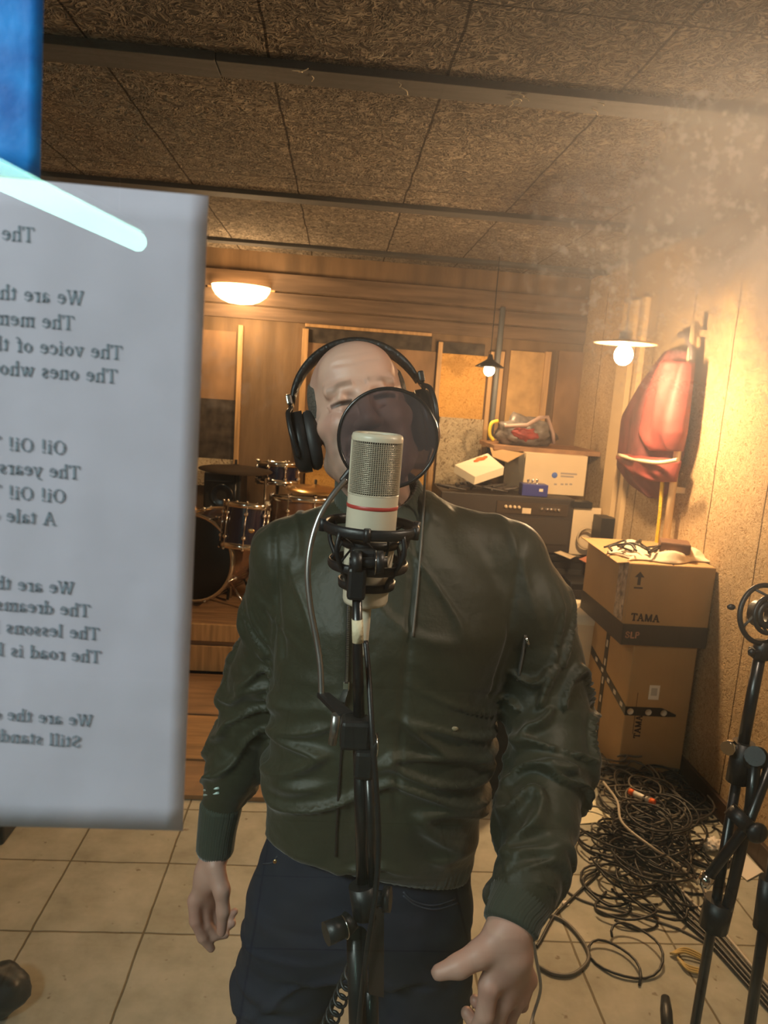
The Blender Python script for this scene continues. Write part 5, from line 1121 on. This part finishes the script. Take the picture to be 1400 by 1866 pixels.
# legs and feet
LG = {'l': [(.02, 1.19, .84), (-.03, 1.17, .52), (-.04, 1.22, .09)], 'r': [(.19, 1.19, .84), (.215, 1.19, .50), (.235, 1.24, .09)]}
for kk, pts in LG.items():
    B.chain([np.array(p) for p in pts], [.07, .045, .034], .03); f_ = np.array(pts[2]); B.cap(f_-(0, 0, .05), f_+((-.03 if kk == 'l' else .03), -.14, -.055), .036, .028, .02)
pos, quads = B.mesh(); pos = relax(pos, quads, 1, .4)
# skin colouring: stubble, ruddy cheeks and knuckles, pale scalp
loc = (pos-np.array(HC)) @ np.array(RHn)   # head-local coordinates
x_, y_, z_ = loc.T; inh = (pos[:, 2] > HC.z-.15)
base = np.tile(np.array([.60, .37, .285]), (len(pos), 1))
def mixc(mask, col): 
    global base
    base = base*(1-mask[:, None])+np.array(col)*mask[:, None]
def bump_(d, r): return np.clip(1-d/r, 0, 1)**1.0
nn = nz(pos[:, :], (60, 60, 60)); sel = inh
ch = (bump_(np.sqrt((np.abs(x_)-.040)**2+(y_+.075)**2+(z_+.03)**2), .035)+bump_(np.sqrt(x_**2+(y_+.115)**2+(z_+.036)**2), .025))*inh
mixc(np.clip(ch, 0, 1)*.5, (.52, .24, .19))
mixc(bump_(np.sqrt((x_-.01)**2+(y_+.05)**2+(z_-.11)**2), .07)*inh*.35, (.55, .27, .2))
beard = inh*np.clip(((-z_-.022)/.03), 0, 1)*np.clip((.1-y_)/.05, 0, 1)*np.clip(.75+.5*nn, 0, 1)*(1-bump_(np.sqrt(x_**2+(y_+.09)**2+(z_+.076)**2), .026))
side = inh*np.clip((np.abs(x_)-.052)/.012, 0, 1)*np.clip((-z_-.005)/.02, 0, 1)
mixc(np.clip(np.maximum(beard*.8, side*beard*1.), 0, .85), (.22, .155, .12))
mixc(inh*bump_(np.sqrt((x_/1.6)**2+(y_+.09)**2+((z_+.076)*1.1)**2), .020)*.9, (.33, .12, .11))
mixc(inh*(np.sqrt(x_**2+(y_+.08)**2+(z_+.076)**2) < .015)*(y_ > -.095)*1., (.06, .02, .02))
eye = inh*np.clip((.0045-np.abs(z_+.0008+.05*(np.abs(x_)-.032)))/.002, 0, 1)*(np.abs(np.abs(x_)-.032) < .016)*(y_ < -.07)
mixc(eye*.92, (.05, .035, .03))
brow = inh*np.clip((.0075-np.abs(z_-.026+.25*np.clip(np.abs(x_)-.03, 0, 1)))/.004, 0, 1)*(np.abs(x_) > .012)*(np.abs(x_) < .05)*(y_ < -.05)*np.clip(.6+1.2*nn, 0, 1)
mixc(brow*.7, (.22, .14, .10))
hands = (pos[:, 2] < 1.0)
mixc(hands*.5, (.47, .26, .21)); mixc(np.clip(nz(pos, (22, 22, 22), 3.)*1.2, 0, .35), (.46, .22, .175))
m_skin_ = bpy.data.materials.new('skin'); m_skin_.use_nodes = True; nt = m_skin_.node_tree; b = nt.nodes['Principled BSDF']
at = nd(nt, 'ShaderNodeVertexColor', layer_name='Col'); nt.links.new(at.outputs['Color'], b.inputs['Base Color']); b.inputs['Roughness'].default_value = .48
b.inputs['Subsurface Weight'].default_value = .12; b.inputs['Subsurface Radius'].default_value = (.012, .005, .003); b.inputs['Subsurface Scale'].default_value = .6
n_ = nd(nt, 'ShaderNodeTexNoise'); n_.inputs['Scale'].default_value = 260; n_.inputs['Detail'].default_value = 3; tcn = nd(nt, 'ShaderNodeTexCoord'); nt.links.new(tcn.outputs['Object'], n_.inputs['Vector'])
bp = nd(nt, 'ShaderNodeBump'); bp.inputs['Strength'].default_value = .15; bp.inputs['Distance'].default_value = .001; nt.links.new(n_.outputs['Fac'], bp.inputs['Height']); nt.links.new(bp.outputs['Normal'], b.inputs['Normal'])
person = thing('person', 'balding man in dark green bomber jacket and navy jeans singing behind the microphone', 'person', (.11, 1.2, 0))
make_obj('body', pos, quads, m_skin_, person, base)
del B
# cropped hair at the sides and back
H = Field(ax_(HC.x-.12, HC.x+.13, .0025), ax_(HC.y-.12, HC.y+.14, .0035), ax_(HC.z-.12, 1.79, .0025))
H.ell(HL(0, .020, .032), (.0790, .0955, .0915), .01, RHn)
H.F -= .0008
Xh, Yh, Zh = np.meshgrid(H.xs, H.ys, H.zs, indexing='ij'); q3 = np.stack([Xh-HC.x, Yh-HC.y, Zh-HC.z], -1) @ np.array(RHn)
reg = np.minimum.reduce([np.abs(q3[..., 0])-.048+np.clip(q3[..., 1]*.6, -.03, .1), .062+.0-q3[..., 2]+np.clip(q3[..., 1]*.5, -.02, .03), q3[..., 1]+.058, q3[..., 2]+.035+.0*q3[..., 0]])
H.F = np.maximum(H.F, -reg.astype(np.float32))
hp_, hq_ = H.mesh(); hp_ = relax(hp_, hq_, 1)
make_obj('hair', hp_, hq_, mat('cropped grey brown hair', (.10, .085, .07), .8, var=.4, vscale=300, bump=.5, bscale=500), person)
del H
# ---------------- jacket
JX = ax_(-.36, .62, .0048); JY = ax_(.68, 1.44, .0052); JZ = ax_(.70, 1.56, .0048)
J = Field(JX, JY, JZ)
hemL, hemR, hemM = pw(466, 1502, 1.16), pw(868, 1590, 1.16), pw(650, 1592, 1.04)
J.sections([(.845, .10, 1.165, .163, .118), (.90, .098, 1.165, .178, .128), (.955, .10, 1.16, .182, .138), (1.02, .10, 1.16, .184, .143), (1.12, .103, 1.165, .186, .143), (1.22, .108, 1.17, .190, .140), (1.32, .113, 1.175, .196, .132), (1.38, .114, 1.185, .185, .115), (1.42, .112, 1.19, .155, .105), (1.46, .105, 1.195, .11, .09), (1.50, .095, 1.195, .080, .075), (1.515, .09, 1.195, .066, .065)], .03, 2.4)
J.chain([(.05, 1.2, 1.455), pw(528, 1005, 1.205)], [.055, .056], .03); J.chain([(.15, 1.2, 1.455), pw(925, 1010, 1.19)], [.055, .056], .03)
ARM_A = [pw(528, 1025, 1.21), pw(512, 1120, 1.235), pw(478, 1235, 1.26), pw(458, 1300, 1.265), pw(425, 1400, 1.262), pw(402, 1470, 1.255)]; RA = [.060, .060, .055, .053, .048, .035]
ARM_B = [pw(928, 1030, 1.19), pw(966, 1110, 1.17), pw(990, 1210, 1.155), pw(1000, 1305, 1.12), pw(1002, 1400, 1.06), pw(985, 1500, .985), pw(958, 1610, .91), pw(946, 1645, .888)]; RB = [.063, .066, .066, .064, .060, .053, .043, .035]
J.chain(ARM_A, RA, .028); J.chain(ARM_B, RB, .028)
# neck opening: scoop from the top
J.cap((.09, 1.13, 1.50), HL(0, .02, -.10), .052, .060, .015, sub=True)
# hem plane
p0 = hemL; v1 = hemR-hemL; v2 = hemM-hemL; nh = np.cross(v1, v2); nh = nh if nh[2] < 0 else -nh
up_hem = nh/np.linalg.norm(nh)
# (only trim the trunk, the sleeves hang lower)
X, Y, Z = np.meshgrid(J.xs, J.ys, J.zs, indexing='ij', sparse=True)
trunk = (X > -.10) & (X < .285) & (Y > 1.0)
pl_ = ((X-p0[0])*up_hem[0]+(Y-p0[1])*up_hem[1]+(Z-p0[2])*up_hem[2]).astype(np.float32)
J.F = np.where(trunk, np.maximum(J.F, pl_), J.F)
jp, jq = J.mesh(); jp = relax(jp, jq, 3, .5); N = vnormals(jp, jq)
def seg_t(p, pts):
    best = np.full(len(p), 9.); tt = np.zeros(len(p)); acc = 0
    for a, b in zip(pts, pts[1:]):
        ab = b-a; L = np.linalg.norm(ab); t = np.clip(((p-a) @ ab)/L**2, 0, 1); d = np.linalg.norm(p-a-t[:, None]*ab, axis=1)
        m = d < best; best[m] = d[m]; tt[m] = (acc+t*L)[m]; acc += L
    return best, tt
dA, tA_ = seg_t(jp, ARM_A); dB, tB_ = seg_t(jp, ARM_B)
wA = np.clip(1-(dA-.066)/.02, 0, 1)*(jp[:, 0] < -.045)*np.clip((tA_-.03)/.1, 0, 1); wB = np.clip(1-(dB-.072)/.02, 0, 1)*(jp[:, 0] > .26)*np.clip((tB_-.03)/.1, 0, 1)
def ridge(a): return np.exp(-(a/.11)**2)*1.3
disp = np.zeros(len(jp))
wpA = nz(jp, (9, 9, 5), 21.); rA = nz(np.stack([tA_*20+3.2*wpA, jp[:, 0]*11, jp[:, 1]*11], 1), (1, 1, 1), 1.); rB = nz(np.stack([tB_*18+3.2*wpA, jp[:, 0]*11, jp[:, 1]*11], 1), (1, 1, 1), 7.)
rA2 = nz(np.stack([tA_*60, jp[:, 0]*18, jp[:, 1]*18], 1), (1, 1, 1), 2.); rB2 = nz(np.stack([tB_*60, jp[:, 0]*18, jp[:, 1]*18], 1), (1, 1, 1), 3.)
LA_, LB_ = tA_.max(), tB_.max(); disp += wA*np.clip((LA_-tA_)/.06, 0, 1)*(.011*ridge(rA)-.003+.002*rA2)*np.clip(.35+tA_*3, 0, 1); disp += wB*np.clip((LB_-tB_)/.07, 0, 1)*(.014*ridge(rB)-.004+.002*rB2)*np.clip(.3+tB_*3, 0, 1)
wT = (1-wA)*(1-wB)
low = np.clip((1.26-jp[:, 2])/.12, 0, 1)*np.clip((jp[:, 2]-.94)/.03, 0, 1)
dia = jp[:, 2]*1.0+.35*np.abs(jp[:, 0]-.11)
rT = nz(np.stack([jp[:, 0]*5, jp[:, 1]*3, dia*24], 1), (1, 1, 1), 5.); rT2 = nz(jp, (14, 10, 34), 9.)
disp += wT*low*(.011*ridge(rT)-.003+.003*rT2)
hi = np.clip((jp[:, 2]-1.24)/.1, 0, 1); r3 = nz(np.stack([(jp[:, 0]*1.3+jp[:, 2])*9, jp[:, 1]*3, (jp[:, 2]-jp[:, 0]*.6)*5], 1), (1, 1, 1), 12.)
disp += wT*hi*.004*ridge(r3)
# armpit creases and the front placket step
for (px, py, Y_), r_ in (((520, 1190, 1.06), .035), ((900, 1290, 1.06), .04)):
    c = pw(px, py, Y_); d = np.linalg.norm((jp-c)*np.array([1, .5, .8]), axis=1); disp -= wT*.012*np.exp(-(d/r_)**2)
zl = [pw(632, 960, 1.05), pw(636, 1120, 1.02), pw(636, 1270, 1.01), pw(628, 1592, 1.03)]
zx = np.interp(jp[:, 2], [q[2] for q in zl][::-1], [q[0] for q in zl][::-1]); front = (N[:, 1] < -.3)
disp += front*wT*.004/(1+np.exp(-(zx-jp[:, 0])/.0022))*np.clip((1.46-jp[:, 2])/.05, 0, 1)
fx = np.interp(jp[:, 2], [pw(738, 1260, 1.02)[2], pw(772, 900, 1.06)[2]], [pw(738, 1260, 1.02)[0], pw(772, 900, 1.06)[0]]); disp -= front*wT*.0045*np.exp(-((jp[:, 0]-fx)/.0045)**2)*np.clip((jp[:, 2]-1.0)/.1, 0, 1)
# sleeve seams at the shoulders
for sx, a0, a1 in ((-1, pw(498, 950, 1.15), pw(515, 1190, 1.12)), (1, pw(958, 975, 1.12), pw(905, 1270, 1.09))):
    ab = a1-a0; ab[1] = 0; pp = jp-a0; pp = pp.copy(); pp[:, 1] = 0; t = np.clip(pp @ ab/(ab@ab), 0, 1); d = np.linalg.norm(pp-t[:, None]*ab, axis=1); disp -= front*.005*np.exp(-(d/.0045)**2)
jp2 = jp+N*disp[:, None]; jp2 = relax(jp2, jq, 1, .3)
m_jack = mat('olive satin nylon', (.029, .030, .015), .54, spec=.40, sheen=.15, bump=.3, bscale=30, var=.08, vscale=6)
jk = make_obj('jacket', jp2, jq, m_jack, person)
jk['label'] = 'dark green satin bomber jacket'
del J
m_rib = mat('ribbed knit', (.030, .038, .024), .8, sheen=.3)
nt = m_rib.node_tree
def ribbed(name, pts, rs, m, parent, seg=120, amp=.0012, nrib=48, fill=6, squash=1.):
    """ribbed tube with rolled ends"""
    P_ = [Vector(p) for p in pts]; vs = []; fs = []
    path = smooth_path(P_, fill); n = len(path); up = None
    for i, p in enumerate(path):
        t = (path[min(i+1, n-1)]-path[max(i-1, 0)]).normalized(); a = t.cross(Vector((0, 1, 0))); a.normalize(); b = a.cross(t)
        f = i/(n-1)*(len(rs)-1); j = min(int(f), len(rs)-2); r = rs[j]*(1-(f-j))+rs[j+1]*(f-j)
        if i in (0, n-1): r *= .90
        for k in range(seg):
            an = 2*PI*k/seg; rr = r+amp*math.cos(nrib*an); vs.append(p+a*math.cos(an)*rr+b*math.sin(an)*rr*squash)
    for i in range(n-1):
        for k in range(seg): q = (k+1) % seg; fs.append((i*seg+k, i*seg+q, (i+1)*seg+q, (i+1)*seg+k))
    fs.append(tuple(range(seg))); fs.append(tuple(range((n-1)*seg, n*seg))[::-1])
    return MB().add(vs, fs, True).build(name, m, parent)
ribbed('rib_cuff', [pw(404, 1462, 1.255), pw(396, 1510, 1.253), pw(391, 1556, 1.25)], [.038, .0345, .033], m_rib, jk)
ribbed('rib_cuff', [pw(950, 1634, .895), pw(938, 1664, .875), pw(929, 1693, .86)], [.042, .038, .036], m_rib, jk)
# ribbed waistband
vs = []; fs = []; seg = 240; rows = 9
for j in range(rows):
    t = j/(rows-1)
    for k in range(seg):
        an = 2*PI*k/seg; c_, s_ = math.cos(an), math.sin(an); e = 2/2.4
        x = .099+.1765*abs(c_)**e*(1 if c_ > 0 else -1)*(1-.03*t); y = 1.165+.136*abs(s_)**e*(1 if s_ > 0 else -1)*(1-.05*t)
        zt_ = hemL[2]-((x-hemL[0])*up_hem[0]+(y-hemL[1])*up_hem[1])/up_hem[2]; r = .0014*math.cos(96*an)+(.004*math.sin(PI*t))
        vs.append(Vector((x+c_*r, y+s_*r, zt_+.062*(1-t)-.004)))
fs = [(j*seg+k, j*seg+(k+1) % seg, (j+1)*seg+(k+1) % seg, (j+1)*seg+k) for j in range(rows-1) for k in range(seg)]
fs += [tuple(range(seg)), tuple(range((rows-1)*seg, rows*seg))[::-1]]
MB().add(vs, fs, True).build('rib_waistband', m_rib, jk)
# ribbed collar
vs = []; rows = 8; seg = 160; cc_ = Vector((.090, 1.190, 1.508))
for j in range(rows):
    t = j/(rows-1)
    for k in range(seg):
        an = 2*PI*k/seg; fr = max(0, -math.sin(an)); R_ = .083-.018*t+.0012*math.cos(60*an); 
        vs.append(cc_+Vector((R_*math.cos(an)*1.05-.02*t, R_*math.sin(an)*.98, -.022+.050*t-.045*fr**2+.02*math.sin(an)*(1-fr))))
nb = len(vs)
for j in range(rows):
    t = j/(rows-1)
    for k in range(seg): v = vs[j*seg+k]; c2 = Vector((cc_.x-.02*t, cc_.y, v.z)); vs.append(v+(c2-v)*.09)
fs = []
for o_ in (0, nb):
    for j in range(rows-1):
        for k in range(seg): fs.append((o_+j*seg+k, o_+j*seg+(k+1) % seg, o_+(j+1)*seg+(k+1) % seg, o_+(j+1)*seg+k))
for j in (0, rows-1):
    for k in range(seg): fs.append((j*seg+k, j*seg+(k+1) % seg, nb+j*seg+(k+1) % seg, nb+j*seg+k))
MB().add(vs, fs, True).build('rib_collar', m_rib, jk)
# the surface of the jacket in front, for zips and trims
from mathutils.bvhtree import BVHTree
bvh = BVHTree.FromPolygons([Vector(p) for p in jp2], [tuple(q) for q in jq])
def on_jacket(px, py, off=.001):
    r = Vector(ray(px, py)); o = Vector((0, 0, CAMZ)); h = bvh.ray_cast(o, r)
    if h[0] is None: return P(px, py, 1.05)
    return h[0]-r.normalized()*off
zip_pts = [on_jacket(x, y, .0028) for x, y in ((640, 1010), (638, 1040), (636, 1075), (634, 1110), (633, 1150), (632, 1190), (631, 1225), (630, 1255), (627, 1300), (623, 1360), (618, 1430), (614, 1500), (612, 1560))]
MB().tube(smooth_path(zip_pts, 4), .0032, 6, True, True, flat=.6).build('zip', mat('dark zip', (.018, .014, .012), .45), jk)
q = MB(); zp = smooth_path(zip_pts[:8], 12)
for i in range(0, len(zp)-1): q.box(zp[i]+Vector((.0012, -.003, 0)), (.0035, .0015, .0014))
q.build('zip_teeth', mat('zip metal', (.3, .27, .22), .35, metal=.8), jk)
zs_ = on_jacket(631, 1250, .006); q = MB(); q.box(zs_, (.010, .006, .014), None, .002); z2 = on_jacket(622, 1278, .008); q.hexa([zs_+Vector((-.004, -.003, -.004)), zs_+Vector((.004, -.003, -.004)), z2+Vector((.005, -.003, 0)), z2+Vector((-.005, -.003, 0))], [zs_+Vector((-.004, -.001, -.004)), zs_+Vector((.004, -.001, -.004)), z2+Vector((.005, -.001, 0)), z2+Vector((-.005, -.001, 0))])
q.build('zip_pull', m_chrome, jk)
for nm_, pts_ in (('sleeve_zip', ((958, 1158), (953, 1190), (948, 1215), (944, 1240))),):
    MB().tube([on_jacket(x, y, .002) for x, y in pts_], .004, 8, flat=.6).build(nm_, mat('dull zip tape', (.12, .11, .10), .5), jk)
q = MB().tube([on_jacket(958, 1160, .005), on_jacket(965, 1178, .007)], .0028, 8); q.build('zip_pull', m_chrome, jk)
for k in (0, 1): MB().tube([on_jacket(372, 1440+k*9, .002), on_jacket(398, 1436+k*9, .002)], .0022, 6).build('silver_mark', mat('silver mark', (.55, .7, .66), .3), jk)
q = MB().sphere(on_jacket(829, 1328, .001), .0055, (1, .5, .7)); q.build('snap_button', mat('snap', (.25, .2, .12), .4), jk)
# ---------------- jeans
Jn = Field(ax_(-.16, .36, .005), ax_(.98, 1.40, .0055), ax_(.03, .98, .0055))
Jn.sections([(.72, .085, 1.17, .190, .118), (.80, .088, 1.17, .196, .125), (.88, .094, 1.17, .180, .12), (.96, .10, 1.17, .16, .11)], .02, 2.4)
JL = [np.array(p) for p in ((.000, 1.17, .80), (-.026, 1.165, .66), (-.034, 1.165, .52), (-.036, 1.19, .30), (-.04, 1.215, .07))]; JR = [np.array(p) for p in ((.185, 1.17, .80), (.208, 1.17, .66), (.214, 1.18, .52), (.225, 1.20, .30), (.235, 1.235, .07))]
Jn.chain(JL, [.095, .090, .080, .066, .062], .018); Jn.chain(JR, [.095, .088, .077, .066, .062], .018)
p_, q_ = Jn.mesh(); p_ = relax(p_, q_, 3); N = vnormals(p_, q_)
dd = .006*ridge(nz(np.stack([p_[:, 0]*5, p_[:, 1]*4, (p_[:, 2]+.4*np.abs(p_[:, 0]-.1))*15], 1), (1, 1, 1), 4.))*np.clip((.80-p_[:, 2])/.1, .15, 1)+.003*nz(p_, (16, 16, 30), 2.)
knee = np.exp(-((p_[:, 2]-.62)/.04)**2)*np.clip((.02-p_[:, 0])/.05, 0, 1); dd += knee*.010*np.cos(p_[:, 2]*150)
dd -= .004*np.exp(-((p_[:, 0]-.105)/.004)**2)*(N[:, 1] < -.3)*(p_[:, 2] > .72)
p_ = p_+N*dd[:, None]
jn = make_obj('jeans', p_, q_, mat('navy denim', (.008, .011, .026), .85, sheen=.0, var=.18, vscale=8), person); jn['label'] = 'dark navy jeans'
bv2 = BVHTree.FromPolygons([Vector(p) for p in p_], [tuple(q) for q in q_])
def on_jeans(px, py, off=.0008):
    r = Vector(ray(px, py)); h = bv2.ray_cast(Vector((0, 0, CAMZ)), r); return h[0]-r.normalized()*off if h[0] is not None else None
m_st = mat('denim seam', (.035, .04, .06), .7)
for pts_ in ([(470, 1545), (468, 1562), (480, 1574), (496, 1572), (506, 1560)], [(735, 1625), (755, 1642), (790, 1650), (830, 1638), (862, 1610)], [(735, 1632), (760, 1650), (795, 1657), (835, 1645), (864, 1618)]):
    MB().tube(smooth_path([p for p in (on_jeans(x, y) for x, y in pts_) if p is not None], 5), .0016, 6).build('pocket_seam', m_st, jn)
MB().sphere(on_jeans(502, 1570, .001), .004, (1, .5, 1)).build('rivet', m_gold, jn)
for kk, f_ in (('l', LG['l'][2]), ('r', LG['r'][2])):
    s_ = -1 if kk == 'l' else 1; q = lump((f_[0]+s_*.012, f_[1]-.055, .048), .1, (.52, 1.5, .62), 3, .04, 2, flat=.047); q.build('shoe', mat('dark shoe', (.03, .028, .026), .6), person)
# ------------------------------------------------------------------ headphones
hd = thing('headphones', 'black closed headphones with chrome sliders worn by the singer', 'headphones', Vector(HL(0, 0, -.05)))
def HV(x, y, z): return Vector(HL(x, y, z))
arc = []
for i in range(33):
    t = PI*(.10+.80*i/32); arc.append(HV(.1085*math.cos(t), .030, .012+.118*math.sin(t)))
vs = []; fs = []; m_ = 12
mid = HV(0, .014, .0)
for i, p in enumerate(arc):
    t = (arc[min(i+1, 32)]-arc[max(i-1, 0)]).normalized(); wdir = (HV(0, 1, 0)-HV(0, 0, 0)).normalized(); rad = wdir.cross(t).normalized(); f = math.sin(PI*i/32)**.25
    for k in range(m_):
        a = 2*PI*k/m_; vs.append(p+wdir*math.cos(a)*.017+rad*math.sin(a)*.0085*max(.5, f))
for i in range(32):
    for k in range(m_): fs.append((i*m_+k, i*m_+(k+1) % m_, (i+1)*m_+(k+1) % m_, (i+1)*m_+k))
fs += [tuple(range(m_)), tuple(range(32*m_, 33*m_))[::-1]]
MB().add(vs, fs, True).build('headband', mat('black leatherette', (.014, .013, .013), .4, bump=.3, bscale=120), hd)
for s in (-1, 1):
    e_ = arc[-1] if s < 0 else arc[0]
    c = HV(s*.093, .012, -.020)
    MB().tube([e_, HV(s*.1075, .012, .030)], .0032, 8).build('slider', m_chrome, hd)
    q = MB(); q.box(HV(s*.1065, .012, .047), (.010, .022, .018), RH, .003); q.build('end_cap', m_chrome if s < 0 else m_black, hd)
    q = MB(); q.tube(smooth_path([HV(s*.108, .012, .034), HV(s*.112, -.022, .016), HV(s*.112, -.034, -.018), HV(s*.108, -.020, -.052)], 6), .004, 8); q.tube(smooth_path([HV(s*.108, .012, .034), HV(s*.112, .046, .016), HV(s*.112, .058, -.018), HV(s*.108, .044, -.052)], 6), .004, 8); q.build('yoke', m_black, hd)
    xa = (HV(s, 0, 0)-HV(0, 0, 0)).normalized()
    q = MB(); 
    prof = [(0, .020), (.030, .019), (.038, .014), (.0405, .006), (.0405, -.006), (.0, -.006)]
    q.lathe(prof, (0, 0, 0), (1, 0, 0), 40)
    q.v = [HV(s*(.097+v.x), .012+v.y*.92, -.022+v.z*1.22) for v in q.v]; q.build('ear_cup', mat('cup black', (.016, .016, .017), .35), hd)
    q = MB(); q.lathe([(.022+.014*math.cos(a), .012*math.sin(a)) for a in [2*PI*k/12 for k in range(12)]], (0, 0, 0), (1, 0, 0), 40, True, True)
    q.v = [HV(s*(.083+v.x), .012+v.y*1.08, -.022+v.z*1.35) for v in q.v]; q.build('ear_pad', mat('pad black', (.02, .019, .02), .55), hd)
q = MB().tube(smooth_path([HV(.100, .006, -.070), P(776, 860, 1.10), on_jacket(772, 930, .004), on_jacket(767, 1000, .004), on_jacket(760, 1080, .004), on_jacket(752, 1160, .004)], 8), .002, 8); tag(q.build('headphone_cable', m_cgrey, None, True), 'thin cable hanging from the headphones down the jacket front', 'cable')
